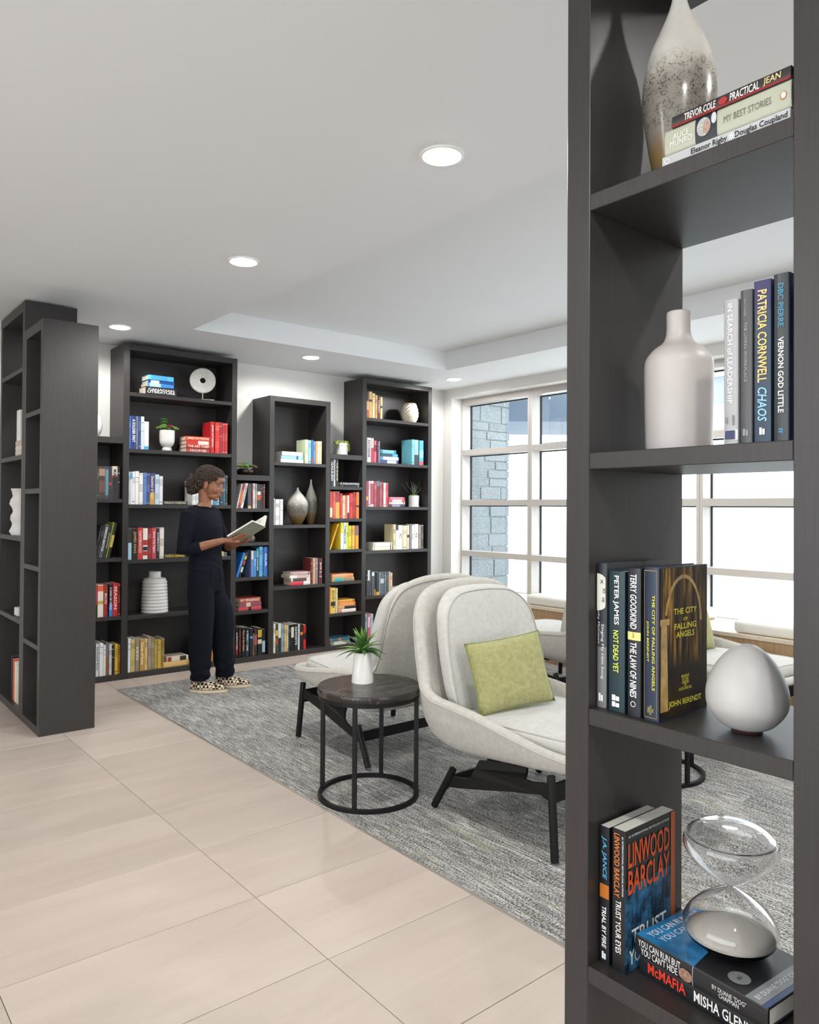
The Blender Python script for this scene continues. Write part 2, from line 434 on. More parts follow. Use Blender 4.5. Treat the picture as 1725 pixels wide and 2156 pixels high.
# unseen walls behind the camera; wide unglazed openings added to let in skylight
struct('wall_left', MB().box(XL-.2, XL, YN, YWALL+.2, -.12, .45).box(XL-.2, XL, YN, YWALL+.2, 2.56, 3.1).box(XL-.2, XL, 3.0, YWALL+.2, .45, 2.56).box(XL-.2, XL, YN, -3.0, .45, 2.56), M['wall'])
struct('wall_front', MB().box(XL-.2, XW+.3, YN-.2, YN, -.12, .45).box(XL-.2, XW+.3, YN-.2, YN, 2.56, 3.1).box(XL-.2, -1.0, YN-.2, YN, .45, 2.56).box(3.0, XW+.3, YN-.2, YN, .45, 2.56), M['wall'])
WY1, WY0, WZ0, WZ1 = 6.128, -.44, .485, 2.562
wr = MB()
wr.box(XW, XW+.30, WY1, YWALL, -.12, 3.1).box(XW, XW+.30, YN, WY0, -.12, 3.1)
wr.box(XW, XW+.30, WY0, WY1, WZ1, 3.1).box(XW+.144, XW+.30, WY0, WY1, -.12, WZ0-.03)
struct('wall_right', wr, M['wall'])
# ceiling with its raised tray
TX0, TX1, TY0, TY1, TZ = 2.27, 4.80, -2.2, 5.31, 2.835
c = MB().box(XL, TX0, YN, YWALL, ZC, ZC+.35).box(TX1, XW+.05, YN, YWALL, ZC, ZC+.35).box(TX0, TX1, TY1, YWALL, ZC, ZC+.35).box(TX0, TX1, YN, TY0, ZC, ZC+.35).box(TX0, TX1, TY0, TY1, TZ, TZ+.175)
struct('ceiling', c, M['ceil'])
# baseboard on the back wall beside the window
struct('baseboard_back', MB().box(5.17, XW, YWALL-.012, YWALL, 0, .1), M['wall'])

# windows: one curtain-wall bay each
XI = XW+.144; XG = XI+.125
mull = [WY1, 5.115, 3.269, 1.423, WY0]
rails = [(2.497, WZ1), (1.933, 1.993), (1.378, 1.440), (.822, .880)]
def bevbox(mb): return mb
for n in range(4):
    y1, y0 = mull[n], mull[n+1]
    wn = bpy.data.objects.new('window_%d' % (n+1), None); col.objects.link(wn); wn['kind'] = 'structure'
    wn['label'] = 'aluminium window bay number %d from the corner, four stacked panes' % (n+1)
    hw = .0295
    a = y0+(hw if n < 3 else .06); b_ = y1-(hw if n > 0 else .022)
    if n == 0: MB().box(XI, XG+.02, b_, y1, WZ0, WZ1).build('jamb_mullion', M['alu'], wn)
    m1 = MB().box(XI, XG+.02, y0-(hw if n < 3 else 0), y0-.0015 if n < 3 else y0+.06, WZ0, WZ1)
    if n < 3: m1.box(XI+.004, XG+.02, y0-.0015, y0+.0015, WZ0, WZ1).box(XI, XG+.02, y0+.0015, y0+hw, WZ0, WZ1)
    m1.build('mullion', M['alu'], wn)
    for z0, z1 in rails: bevel(MB().box(XI, XG+.02, a, b_, z0, z1).build('rail', M['alu'], wn), .002)
    MB().box(XI, XG+.02, a, b_, WZ0-.03, WZ0+.005).build('sill_rail', M['alu'], wn)
    zs = [WZ0]+[z for r_ in reversed(rails) for z in r_]
    for q in range(4):
        z0, z1 = zs[q*2], zs[q*2+1]
        MB().box(XG, XG+.02, a, a+.01, z0, z1).box(XG, XG+.02, b_-.01, b_, z0, z1).box(XG, XG+.02, a+.01, b_-.01, z1-.01, z1).build('gasket', M['gasket'], wn)
        MB().box(XG+.006, XG+.010, a+.01, b_-.01, z0, z1-.01).build('pane', M['pane'], wn)

# outside: stone pier, canopy, ground, neighbouring building
gr = MB().box(-60, 60, -60, 60, -.45, -.35).build('ground', mat('whitened_ground', '#dfe3e6', .9, var=.05, vscale=2)); gr['kind'] = 'structure'  # whitened to read as overexposed and to bounce skylight indoors
YP = 6.22; XP1 = float(pl(1071, 1000, 'Y', YP)[0])
pier = thing('stone_pier', 'pale grey split-face stone pier outside the corner window', 'pier', (XW+.3, YP, 0))
LP = XP1-(XW+.3)
MB().box(0, LP-.01, .012, .5, -.3, 3.6).build('mortar_core', mat('grey_mortar', '#8d9496', .95, var=.1), pier)
rr = random.Random(3); z = -.3
while z < 3.5:
    h = rr.choice((.10, .20, .10, .15)); xx = 0.0
    while xx < LP-.02:
        l_ = rr.uniform(.22, .5); xe = xx+l_
        if LP-xe < .12: xe = LP
        d = rr.uniform(-.006, .006)
        if xe == LP: d -= .004
        bevel(MB().box(xx+.006, xe-.006+(rr.uniform(0, .012) if xe == LP else 0), d, .05 if xe < LP else .5, z+.006, z+h-.006).build('stone_block', M['stone'], pier), .005)
        xx = xe
    z += h
cp = pl(1071, 887, 'Y', 12.0); 
can = thing('canopy', 'dark blue-grey canopy fascia seen through the upper window panes', 'canopy', (0, 0, 0))
A = EYE+ray(1040, 887)*11; B_ = EYE+ray(1330, 884)*11
dv = (B_-A)/np.linalg.norm(B_-A); nv = np.array([dv[1], -dv[0], 0]); nv = nv if nv @ (A-EYE) > 0 else -nv
cm = MB(); P = []
for z in (A[2], A[2]+1.3):
    for q in (A, B_, B_+nv*2, A+nv*2): P.append((q[0], q[1], z))
cm.v = P; cm.f = [(3, 2, 1, 0), (4, 5, 6, 7), (0, 1, 5, 4), (1, 2, 6, 5), (2, 3, 7, 6), (3, 0, 4, 7)]
cm.build('fascia', mat('dark_slate_cladding', '#4c5967', .6, var=.12, vscale=1.5), can)
for o0, o1, zz, hh in ((.0, 1.0, -1.42, .10),):
    a = A+(B_-A)*o0; b = A+(B_-A)*o1
    MB().tube([(a[0], a[1], A[2]-.40), (b[0], b[1], A[2]-.22)], .022, 6).build('guy_cable', mat('grey_cable', '#4b535b', .6, var=.05), can)
post = MB()
for q in (A, B_): post.tube([(q[0]+nv[0], q[1]+nv[1], -.4), (q[0]+nv[0], q[1]+nv[1], A[2])], .08, 10)
post.build('post', mat('grey_cable', '#4b535b'), can)
nb = pl(1500, 850, 'X', 20.0); nb2 = pl(1545, 850, 'X', 20.0)
nbt = pl(1500, 795, 'X', 20.0)
bl = thing('neighbour_building', 'grey panelled building glimpsed through the window behind the bottle', 'building', (20, float(nb[1]), -.4))
wl = float(nb[1]-pl(1680, 850, 'X', 20)[1])
ztop = float(nbt[2])+.4
for i in range(4): bevel(MB().box(0, 3, -wl*(i+1)/4+.03, -wl*i/4-.03, float(nb[2])+.4, ztop).build('wall_panel', mat('pale_grey_panel', '#8a9199', .6, var=.05), bl), .02)
MB().box(.2, 3, -wl, 0, 0, float(nb[2])+.45).build('ground_floor', mat('pale_render', '#e8eaec', .8, var=.03), bl)
MB().box(-.3, 3.2, -wl, .2, ztop, ztop+.25).build('roof_edge', mat('pale_render', '#e8eaec'), bl)

# window bench with its seat pads
bench = thing('window_bench', 'oak window bench running along the windows under the sills', 'bench', (5.13, WY0, 0))
LB = 5.925-WY0
MB().box(.0, .02, 0, LB, .0, .455).box(.02, XI-5.13, 0, .02, 0, .455).box(.02, XI-5.13, LB-.02, LB, 0, .455).build('front_panel', M['oak'], bench)
bevel(MB().box(-.012, XI-5.13, 0, LB, .455, .485).build('bench_top', mat('pale_oak_top', '#d8c9b4', .35, var=.04), bench), .003)
def pad(y0, y1, lab):
    mb = MB(); x0, x1, z0, z1 = 5.135, 5.70, .4855, .575
    o = mb.box(x0, x1, y0, y1, z0, z1).build('seat_pad', M['vinyl']); bevel(o, .028, 4)
    for p in o.data.polygons: p.use_smooth = True
    tag(o, lab, 'cushion', 'seat pads on the window bench')
pad(3.07, 4.60, 'cream seat pad on the window bench nearest the corner')
pad(1.15, 2.66, 'cream seat pad on the window bench beyond the egg vase')

# downlights
def downlight(x, y, lab, power=None, z=ZC):
    t = thing('recessed_downlight', lab, 'ceiling light', (x, y, z), 0, 'recessed ceiling downlights')
    MB().lathe([(.083, -.001), (.083, -.006), (.072, -.007), (.066, -.002), (.066, -.001)], 40, cap0=False, cap1=False).build('trim_ring', mat('white_trim_enamel', '#efefed', .35, var=.01), t, True)
    MB().lathe([(.0665, -.004), (.060, -.009), (.045, -.013), (.022, -.0155), (.001, -.016)], 40, cap0=False).build('lens', mat('lit_lens', '#fffaf2', .5, emit=30.0, var=0), t)
    ld = bpy.data.lights.new('downlight_beam', 'SPOT'); ld.energy = power or LAMP_W; ld.spot_size = R(174); ld.spot_blend = .35; ld.shadow_soft_size = .045; ld.color = (1.0, .985, .965)
    lo = bpy.data.objects.new('downlight_beam', ld); col.objects.link(lo); lo.parent = t; lo.location = (0, 0, -.03)
downlight(1.848, 2.078, 'lit downlight nearest the camera, biggest in the ceiling')
downlight(1.842, 3.659, 'lit downlight in the middle of the ceiling, second from the camera')
downlight(1.831, 5.587, 'lit downlight above the tiled gap beside the freestanding bookcase', 36.0)
downlight(3.482, 5.621, 'lit downlight above the medium-height bookcase', 36.0)
downlight(5.174, 5.616, 'lit downlight in the window corner above the tall bookcase', 36.0)
for x, y, s in ((1.95, -.08, 'behind the foreground bookcase'), (.25, -.35, 'above the camera aisle'), (.25, -2.3, 'at the far end of the aisle'), (5.20, 3.6, 'over the bench, middle'), (5.20, 1.5, 'over the bench, near end'), (-1.4, 2.0, 'left of the aisle'), (-1.4, 4.6, 'left of the aisle by the back wall'), (1.85, -2.3, 'behind the camera')):  # first two inferred from cast shadows, the rest added out of frame for brightness
    downlight(x, y, 'downlight out of view, '+s)

# ------------------------------------------------------------------ bookcases
LAM = M['lam']
SH = .03; FR = .047; XSH = 1.12; DSH = .314
def bevelb(o): return bevel(o, .0012, 1)
def wall_case(label, x0, x1, top, shelves, sides=(True, True), name='bookcase'):
    """built-in wall unit: face at YB, back on the wall; shelves = heights of the shelf tops"""
    t = thing(name, label, 'bookcase', ((x0+x1)/2, YB, 0)); cx = (x0+x1)/2
    D = YWALL-YB-.001; L_, R_ = x0-cx, x1-cx
    li = L_+(FR if sides[0] else 0); ri = R_-(FR if sides[1] else 0)
    if sides[0]: bevelb(MB().box(L_, li, 0, D, 0, top).build('side_panel', LAM, t))
    if sides[1]: bevelb(MB().box(ri, R_, 0, D, 0, top).build('side_panel', LAM, t))
    e = .0005
    bevelb(MB().box(li+e, ri-e, 0, D, top-FR, top).build('top_board', LAM, t))
    bevelb(MB().box(li+e, ri-e, 0, D, 0, .045).build('base_board', LAM, t))
    for z in shelves: bevelb(MB().box(li+e, ri-e, .002, D-.012, z-SH, z).build('shelf', LAM, t))
    MB().box(li+e, ri-e, D-.012, D, .045, top-FR).build('back_panel', LAM, t)
    return t
A_X = (1.981, 2.944); B_X = (3.262, 3.902); C_X = (4.274, 5.164); C1_X = (1.60, 1.981)
SA = [2.245, 1.800, 1.363, .928, .487]; SB = [1.752, 1.188, .636]; SC = [2.230, 1.793, 1.357, .926, .482]
S1 = [1.405, .948, .497]; S2 = [1.335, 1.039, .737, .447]; S3 = [1.547, 1.243, .948, .644, .346]
wall_case('tall dark wall bookcase behind the reader', *A_X, 2.623, SA)
wall_case('medium-height dark bookcase with two glazed vases', *B_X, 2.341, SB)
wall_case('tall dark wall bookcase nearest the window', *C_X, 2.612, SC)
wall_case('narrow low bookcase at the left end of the back wall', *C1_X, 1.883, S1, (True, False))
wall_case('narrow low bookcase just right of the reader', A_X[1], B_X[0], 1.625, S2, (False, False))
wall_case('narrow low bookcase between medium and window bookcases', B_X[1], C_X[0], 1.853, S3, (False, False))
def aisle_case(label, ycells, top, shelves, base=.047):
    """freestanding open unit: faces the aisle (-X), see-through; ycells = (far, near)"""
    y1, y0 = ycells; t = thing('bookcase', label, 'bookcase', (XSH, (y0+y1)/2, 0)); h = (y1-y0)/2
    bevelb(MB().box(0, DSH, h-.052, h, 0, top).build('side_panel', LAM, t))
    bevelb(MB().box(0, DSH, -h, -h+.052, 0, top).build('side_panel', LAM, t)); e = .0005
    bevelb(MB().box(0, DSH, -h+.052+e, h-.052-e, top-.062, top).build('top_board', LAM, t))
    bevelb(MB().box(0, DSH, -h+.052+e, h-.052-e, 0, base).build('base_board', LAM, t))
    for z in shelves: bevelb(MB().box(.0005, DSH-.0005, -h+.052+e, h-.052-e, z-SH, z).build('shelf', LAM, t))
    return t
FGS = [1.925, 1.452, .988, .524]
aisle_case('close foreground open bookcase with vases, hourglass and hardbacks', (.904, .438), 2.452, FGS)
aisle_case('freestanding open bookcase end unit left of the aisle', (5.222, 4.764), 2.452, FGS)
LTS = [2.235, 1.675, 1.150, .622]
aisle_case('taller freestanding open bookcase reaching the ceiling at far left', (5.93, 5.2235), 2.650, LTS)

# ================================================================== BOOKS
ORD = ['first', 'second', 'third', 'fourth', 'fifth', 'sixth', 'seventh', 'eighth', 'ninth', 'tenth', 'eleventh', 'twelfth', 'thirteenth']
def cname(c):
    c = c.lstrip('#'); r_, g_, b_ = [int(c[i:i+2], 16) for i in (0, 2, 4)]
    mx, mn = max(r_, g_, b_), min(r_, g_, b_); l_ = (mx+mn)/2; s_ = (mx-mn)/max(1, mx)
    if s_ < .14: return 'black' if l_ < 62 else 'grey' if l_ < 165 else 'white'
    import colorsys
    h = colorsys.rgb_to_hsv(r_/255, g_/255, b_/255)[0]*360
    if l_ < 45: return 'near-black'
    if h < 14 or h > 338: n = 'red' if l_ < 165 else 'pink'
    elif h < 32: n = 'orange' if l_ > 105 and s_ > .4 else 'brown'
    elif h < 52: n = ('gold' if s_ > .5 else 'cream' if l_ > 165 else 'tan')
    elif h < 75: n = 'yellow' if l_ > 110 else 'olive'
    elif h < 165: n = 'green'
    elif h < 200: n = 'teal' if l_ < 150 else 'pale blue'
    elif h < 250: n = 'navy' if l_ < 75 else 'blue' if l_ < 175 else 'pale blue'
    else: n = 'purple'
    return n
def book(label, loc, t, h, d, c, flat=False, rz=0.0, lean=0.0, titles=(), bands=(), hard=True, group=None, pages=None, cat='book', cover_bands=()):
    """origin: bottom of the spine (upright: bottom centre; flat: centre of the lower spine edge).
    local x = across the spine, y = into the shelf, z = up (flat: x = along the spine, z = thickness)"""
    r_ = thing('book', label, cat, loc, rz, group)
    if lean: r_.rotation_euler = (0, lean, rz)
    cv = colmat(c, .35)
    B = min(.0028 if hard else .0008, t*.2); sp = .0025 if hard else .0006
    def put(a, b_, c_):   # thickness, depth, height -> local
        return (c_-h/2, b_, a+t/2) if flat else (a, b_, c_)
    mb = MB()
    # U-shaped case: boards and rounded spine swept along the height
    prof = [(-t/2, d), (-t/2, sp)]+[(t/2*math.sin(x), sp-sp*math.cos(x)) for x in (R(-60), R(-25), 0, R(25), R(60))]+[(t/2, sp), (t/2, d), (t/2-B, d), (t/2-B, sp+B), (-t/2+B, sp+B), (-t/2+B, d)]
    rings = [[put(a, b_, z) for a, b_ in prof] for z in (0, h)]
    if flat: rings = rings[::-1]
    mb.loops(rings, True, True)
    cov = mb.build('cover', cv, r_)
    ins = .003 if hard else .0003
    pg = MB(); P0 = put(-t/2+B*1.02, sp+B*1.02, ins); P1 = put(t/2-B*1.02, d-ins-.001, h-ins)
    pg.box(min(P0[0], P1[0]), max(P0[0], P1[0]), P0[1], P1[1], min(P0[2], P1[2]), max(P0[2], P1[2])).build('pages', pages or M['pages'], r_)
    ux = (1, 0, 0) if flat else (0, 0, -1); uy = (0, 0, 1) if flat else (1, 0, 0); e = .0009
    for f0, f1, bc in bands:     # coloured stretch of the spine, fractions from the head (left)
        z0, z1 = (f0, f1) if flat else (1-f1, 1-f0)
        a = put(-t/2*.97, -.0005, z0*h); b_ = put(t/2*.97, sp+.0, z1*h)
        q = MB()
        pr = [(t/2*1.004*math.sin(x), sp-sp*math.cos(x)-.0004) for x in (R(-84), R(-50), R(-20), 0, R(20), R(50), R(84))]
        rg = [[put(aa, bb, z) for aa, bb in pr] for z in (z0*h, z1*h)]
        q.loops(rg, False, False, False).build('spine_band', colmat(bc, .4), r_)
    for tt in titles:            # (text, f0, f1, width fraction, colour[, bold, shear, across])
        text, f0, f1, wf, tc = tt[:5]; bold = tt[5] if len(tt) > 5 else .02; sh = tt[6] if len(tt) > 6 else 0.0; off = tt[7] if len(tt) > 7 else 0.0
        fm = (f0+f1)/2; c0 = put(off*t, -e, (fm if flat else 1-fm)*h)
        lettering(text, c0, ux, uy, (f1-f0)*h, wf*t, tc, r_, bold=bold, shear=sh, stretch=1.9)
    return r_

# --- back wall: every book measured in the photograph on the plane of its shelf front
ZOOM = {3: (190, 700, 320/1725), 4: (190, 1060, 320/1725), 5: (480, 780, 300/1725), 6: (480, 1080, 300/1725), 7: (680, 780, 260/1725), 8: (680, 1060, 260/1725), 9: (340, 940, 260/1725)}
YS = YB+.016
rb = random.Random(11)
def zp(k, x, y):
    a = ZOOM[k]; return a[0]+x*a[2], a[1]+y*a[2]
def txt_color(c):
    h = c.lstrip('#'); l_ = sum(int(h[i:i+2], 16) for i in (0, 2, 4))/3
    return '#e9e4d8' if l_ < 135 else '#2b2a2c'
wA = ' of case behind the reader'; wB = ' of the medium-height case'; wC = ' of the window-side case'
w1 = ' of the far-left narrow case'; w2 = ' of narrow case beside the reader'; w3 = ' of narrow case near the window'
def mixhex(a, b, t):
    a, b = a.lstrip('#'), b.lstrip('#'); return '#'+''.join('%02x' % int(int(a[i:i+2], 16)*(1-t)+int(b[i:i+2], 16)*t) for i in (0, 2, 4))
def row(k, z, where, items, ybot, depth=.15, limits=None, nm='row'):
    """items: (x left, x right, y top, colour[, title, title colour, bands, lean])"""
    n = len(items)
    prev = -9
    for i, it in enumerate(items):
        xl, xr, yt, c = it[:4]; title = it[4] if len(it) > 4 else None; tcol = it[5] if len(it) > 5 and it[5] else txt_color(c)
        bands = it[6] if len(it) > 6 and it[6] else (); lean = it[7] if len(it) > 7 else 0
        pxl, py = zp(k, xl, ybot); pxr, _ = zp(k, xr, ybot)
        _, pyt = zp(k, xl, yt)
        a = pl(pxl, py, 'Y', YS); b_ = pl(pxr, py, 'Y', YS)
        t = float(b_[0]-a[0]); cx = float(a[0]+b_[0])/2; hh = float(pl((pxl+pxr)/2, pyt, 'Y', YS)[2])-z
        t = max(.006, t-.0008)
        lab = '%s book, %s on %s' % (cname(c), ORD[i]+' from left', where)
        dp = depth+rb.uniform(-.012, .012)
        if title: tt = [(title, .10, .80, .55, tcol)]
        else:
            tt = []
            if not bands:
                f = rb.uniform(.1, .2); g_ = rb.uniform(.28, .5)
                tc_ = txt_color(c); q = rb.random()
                if q < .35: bands = ((f, f+.012, tc_), (g_, g_+.01, tc_))
                elif q < .6: bands = ((f, g_, mixhex(c, tc_, .16)), (.9, .93, mixhex(c, tc_, .5)))
                elif q < .8: bands = ((f, f+.16, mixhex(c, tc_, .22)), (.62, .82, mixhex(c, tc_, .12)))
                else: bands = ((.04, .05, tc_), (.35, .6, mixhex(c, tc_, .18)), (.95, .96, tc_))
        if lean: t *= math.cos(lean); hh = hh/math.cos(lean)
        lx = cx-(.013 if where.endswith(w1) else 0)
        o = book(lab, (lx, YS+rb.uniform(0, .006), z+.0006+(abs(math.sin(lean))*t/2 if lean else 0)), t, hh, dp, c, lean=lean, titles=tt, bands=bands, hard=rb.random() < .55, group='books on '+where)
def stack(k, z, where, items, ybot, depth=.145, dx=0.0):
    """bottom to top: (x left, x right, thickness in zoom px, colour[, title, title colour, bands])"""
    zz = z+.0006; n = len(items)
    for i, it in enumerate(items):
        xl, xr, tp, c = it[:4]; title = it[4] if len(it) > 4 else None; tcol = it[5] if len(it) > 5 and it[5] else txt_color(c)
        bands = it[6] if len(it) > 6 and it[6] else ()
        pxl, py = zp(k, xl, ybot); pxr, _ = zp(k, xr, ybot)
        a = pl(pxl, py, 'Y', YS); b_ = pl(pxr, py, 'Y', YS); L_ = float(b_[0]-a[0])
        t = tp*ZOOM[k][2]*depth_of(a)/F
        pos = 'lone flat' if n == 1 else ('bottom' if i == 0 else 'top' if i == n-1 else ORD[i]+' up')
        lab = ('%s book lying flat on %s' % (cname(c), where)) if n == 1 else '%s book, %s in flat stack, %s' % (cname(c), pos, where)
        tt = [(title, .06, .94, .62, tcol)] if title else []
        if not title and not bands: bands = ((.08, .10, txt_color(c)), (.30, .62, txt_color(c)), (.9, .92, txt_color(c))) if False else ((.06, .08, txt_color(c)), (.90, .94, txt_color(c)))
        book(lab, (float(a[0]+b_[0])/2, YS+rb.uniform(-.004, .01), zz), t, L_, depth+rb.uniform(-.008, .012), c, flat=True, rz=rb.uniform(-.02, .02), titles=tt, bands=bands, hard=rb.random() < .5, group='flat books on '+where)
        zz += t+.0006
# tall case behind the reader
stack(3, SA[0], 'top shelf'+wA, [(630, 985, 88, '#26262a', 'CANADIAN\nLITERATURE', '#e8e8e4'), (652, 950, 42, '#3f86c8', None, None, ((.08, .5, '#a8d0ee'),)), (660, 955, 34, '#1d4b8f', None, None, ((.1, .42, '#dfe8f2'),)), (658, 945, 54, '#5bb4e0', None, None, ((.1, .75, '#4a9ccc'),))], 700)
row(3, SA[1], 'second shelf'+wA, [(437, 461, 950, '#3d6fc4'), (462, 524, 948, '#243a72', 'A SOLDIER FIRST', '#e6e6e6'), (526, 545, 952, '#8a93ad'), (546, 575, 955, '#3c4a74'), (576, 613, 955, '#c9d6e4'), (616, 667, 1012, '#f1eee6', None, None, ((.88, 1.0, '#4aa8d0'),))], 1312)
stack(3, SA[1], 'second shelf'+wA, [(1092, 1362, 46, '#c2423c', 'GONE', '#f2e6dc'), (1088, 1364, 42, '#b83228', 'THE ART THIEF', '#f2d9cc'), (1095, 1362, 42, '#c8372a', None, None, ((.5, .95, '#f0e4dc'),)), (1090, 1362, 48, '#e2502a', 'JAMES PATTERSON', '#f6e8dc')], 1355)
row(3, SA[1], 'second shelf, right group,'+wA, [(1366, 1410, 1014, '#c3272c', 'JAMES PATTERSON', '#f4e2dc'), (1418, 1466, 1020, '#d8392f'), (1468, 1496, 1020, '#a8232b'), (1498, 1529, 1028, '#b52a30'), (1531, 1562, 1030, '#cf2a22')], 1366)
row(3, SA[2], 'third shelf'+wA, [(432, 449, 1580, '#e8e6e0'), (450, 479, 1585, '#d9dde0', None, None, ((.02, .22, '#4fa0cc'),)), (481, 511, 1580, '#e9e7e2'), (513, 554, 1575, '#f2f0ec'), (556, 597, 1597, '#eceae4'), (599, 639, 1592, '#5f7fb8'), (641, 677, 1597, '#2f4a78'), (679, 734, 1597, '#4b3d86', 'December of Years', '#e8d8a0', ((.62, 1.0, '#c89a4a'),)), (736, 781, 1612, '#bcd3e2'), (784, 824, 1632, '#e4e2ea')], 1950)
stack(3, SA[2], 'third shelf'+wA, [(830, 1105, 42, '#3a3a3c', 'PAULO COELHO', '#d8cfae')], 1950)
row(3, SA[2], 'third shelf, right group,'+wA, [(1160, 1196, 1680, '#e8e6e2'), (1198, 1232, 1685, '#cfe0e8'), (1236, 1280, 1672, '#d8d4c8'), (1284, 1318, 1680, '#6f9ab0'), (1322, 1350, 1700, '#b8a890'), (1352, 1392, 1700, '#d8d3c8'), (1396, 1430, 1690, '#4f97c4'), (1432, 1470, 1660, '#7fb6cf'), (1476, 1504, 1622, '#2f3f46'), (1506, 1535, 1618, '#1f5f78'), (1540, 1562, 1622, '#4a4030')], 1955)
row(4, SA[3], 'fourth shelf'+wA, [(428, 468, 285, '#3b3b3d', None, None, ((.46, 1.0, '#a9cfe8'),)), (472, 537, 285, '#2b2826', 'JAMES KING', '#c8a060'), (540, 596, 275, '#c93a3a', 'CANTERWOOD', '#f0d0c8'), (599, 651, 282, '#e9e2d6', None, None, ((.38, .55, '#b8302c'), (.6, .72, '#2a2426'), (.74, .88, '#b8302c'))), (654, 696, 282, '#8e2830'), (698, 749, 280, '#c94a50', 'Queen City Nights', '#f4e4de'), (752, 784, 285, '#23303f', 'SYMPATHY', '#e8e8e8'), (787, 837, 275, '#e6ddd0')], 640)
stack(4, SA[3], 'fourth shelf'+wA, [(838, 1085, 50, '#20262e', 'PATRICIA CORNWELL', '#e6c23c')], 622)
row(4, SA[3], 'fourth shelf, right end,'+wA, [(1400, 1466, 520, '#7a6a58'), (1470, 1520, 520, '#b9a878'), (1526, 1556, 500, '#5f6668')], 605)
row(4, .045, 'bottom shelf'+wA, [(428, 457, 1535, '#dfe5e6'), (459, 507, 1545, '#cdb36a'), (511, 557, 1540, '#8d8674', 'KING', '#f0e8d4'), (563, 619, 1545, '#b58c4a', 'Danse of Soma', '#f2e6c8'), (621, 654, 1535, '#d8b878'), (656, 691, 1515, '#9a8f86'), (693, 727, 1520, '#8f7d50'), (729, 764, 1542, '#a8924a'), (766, 807, 1545, '#c9a94e'), (809, 840, 1532, '#8f7a38')], 1895)
stack(4, .045, 'bottom shelf'+wA, [(826, 1120, 62, '#d9a05a', None, None, ((.05, .9, '#e6bd7c'),)), (872, 1112, 50, '#e9ddc8', None, None, ((.02, .2, '#a83a30'), (.6, .9, '#3a342e')))], 1850)
row(4, .045, 'bottom shelf, right end,'+wA, [(1300, 1348, 1520, '#26242a'), (1350, 1394, 1500, '#d08a3a')], 1800)
# far-left narrow case
row(3, S1[0], 'top shelf'+w1, [(40, 76, 1520, '#2b2a2c'), (78, 115, 1520, '#3a3a38'), (118, 188, 1518, '#4a3a32', None, None, ((.08, .3, '#a8806a'), (.45, .8, '#6a4a3c'))), (190, 229, 1520, '#2f4a58', None, None, ((.1, .9, '#5f8898'),)), (232, 264, 1522, '#3a2a2a', None, None, ((.5, .58, '#b83a4a'),)), (266, 328, 1520, '#d9ccc2', 'MURDER PRINCE', '#1c1a1a', ((.34, 1.0, '#2a2828'), (.28, .34, '#a82a2a'))), (332, 358, 1525, '#1a1818')], 1888)
row(4, S1[1], 'second shelf'+w1, [(62, 84, 250, '#1c1c1e', None, None, None, .20), (88, 112, 245, '#232325', None, None, None, .20), (116, 160, 240, '#55565a', 'DEMON BATTLE', '#e6e6e6', None, .20), (164, 192, 262, '#2a2a2c', 'OF JUNCTION', '#d8d8d8', None, .20), (196, 210, 215, '#8a9a28', None, None, None, .20), (214, 246, 225, '#1c1a18', None, None, ((.35, .7, '#c8a850'),), .20)], 612)
row(4, S1[2], 'third shelf'+w1, [(40, 58, 935, '#6a3034'), (60, 102, 930, '#a83a40', None, None, ((.6, 1.0, '#2a2a20'),)), (105, 169, 925, '#e9ddd0', None, None, ((.02, .2, '#e2643a'), (.5, .6, '#c8a84a'))), (172, 218, 918, '#9c2a28', 'ECO', '#f2e0d8'), (232, 272, 915, '#16202c', 'A DASH OF OFFICE', '#e8e8e4', ((.62, 1.0, '#2f7fc0'),)), (275, 334, 903, '#c8262c', 'SEASON', '#f4d8d0'), (337, 358, 912, '#6a2420')], 1292)
row(4, .045, 'bottom shelf'+w1, [(40, 58, 1600, '#e0ddd6'), (60, 82, 1598, '#1e1e1e', 'BRAIN CANDY', '#e8e8e8'), (84, 120, 1594, '#d8e2e6', 'Bookmark Store', '#20242a'), (123, 165, 1585, '#e6e4e2'), (167, 195, 1605, '#dcdcd8'), (197, 230, 1580, '#6f7074', None, None, ((.45, 1.0, '#8a5a30'),)), (233, 264, 1595, '#cfcfcc'), (268, 294, 1605, '#262628'), (297, 335, 1595, '#e0b030'), (338, 358, 1605, '#9a6a20')], 1945)
# narrow case beside the reader
row(5, S2[0], 'top shelf'+w2, [(104, 124, 1372, '#c9c5c0', None, None, None, .22), (126, 152, 1368, '#a82a28', None, None, ((.3, .8, '#d8702a'),), .22), (155, 186, 1368, '#e6e4e0', 'SURVIVOR ISLAND', '#1a1a1a', None, .22), (245, 286, 1368, '#4a4c50', None, None, ((.9, 1.0, '#c8c09a'),)), (289, 302, 1370, '#7a1c22'), (305, 331, 1368, '#ddd8d2'), (334, 357, 1370, '#a8a098'), (360, 402, 1378, '#2a2c30', None, None, ((.3, .44, '#d8d4cc'), (.45, .65, '#c8562a'))), (405, 420, 1380, '#3a3a36'), (425, 452, 1376, '#5a2018')], 1667)
row(6, S2[2], 'third shelf'+w2, [(100, 128, 490, '#2f7fd0', 'Saucy', '#cfe4f6', None, .32), (133, 160, 482, '#1c1a1c', None, None, ((.15, .3, '#d8b84a'), (.35, .5, '#b83a34'), (.6, .8, '#d8cfa8')), .32), (283, 311, 460, '#6f86c0', None, None, ((.0, .33, '#e8d8b8'),)), (313, 345, 460, '#3c8ad0', 'Saucy', '#dceaf6'), (348, 376, 430, '#20384c', 'THE WINNER', '#e8eef0', ((.0, .33, '#4a9a98'),)), (379, 418, 410, '#5ab0e0'), (420, 433, 420, '#2a4a78'), (436, 482, 412, '#3a78c8', 'OUR', '#e6eef8')], 772)
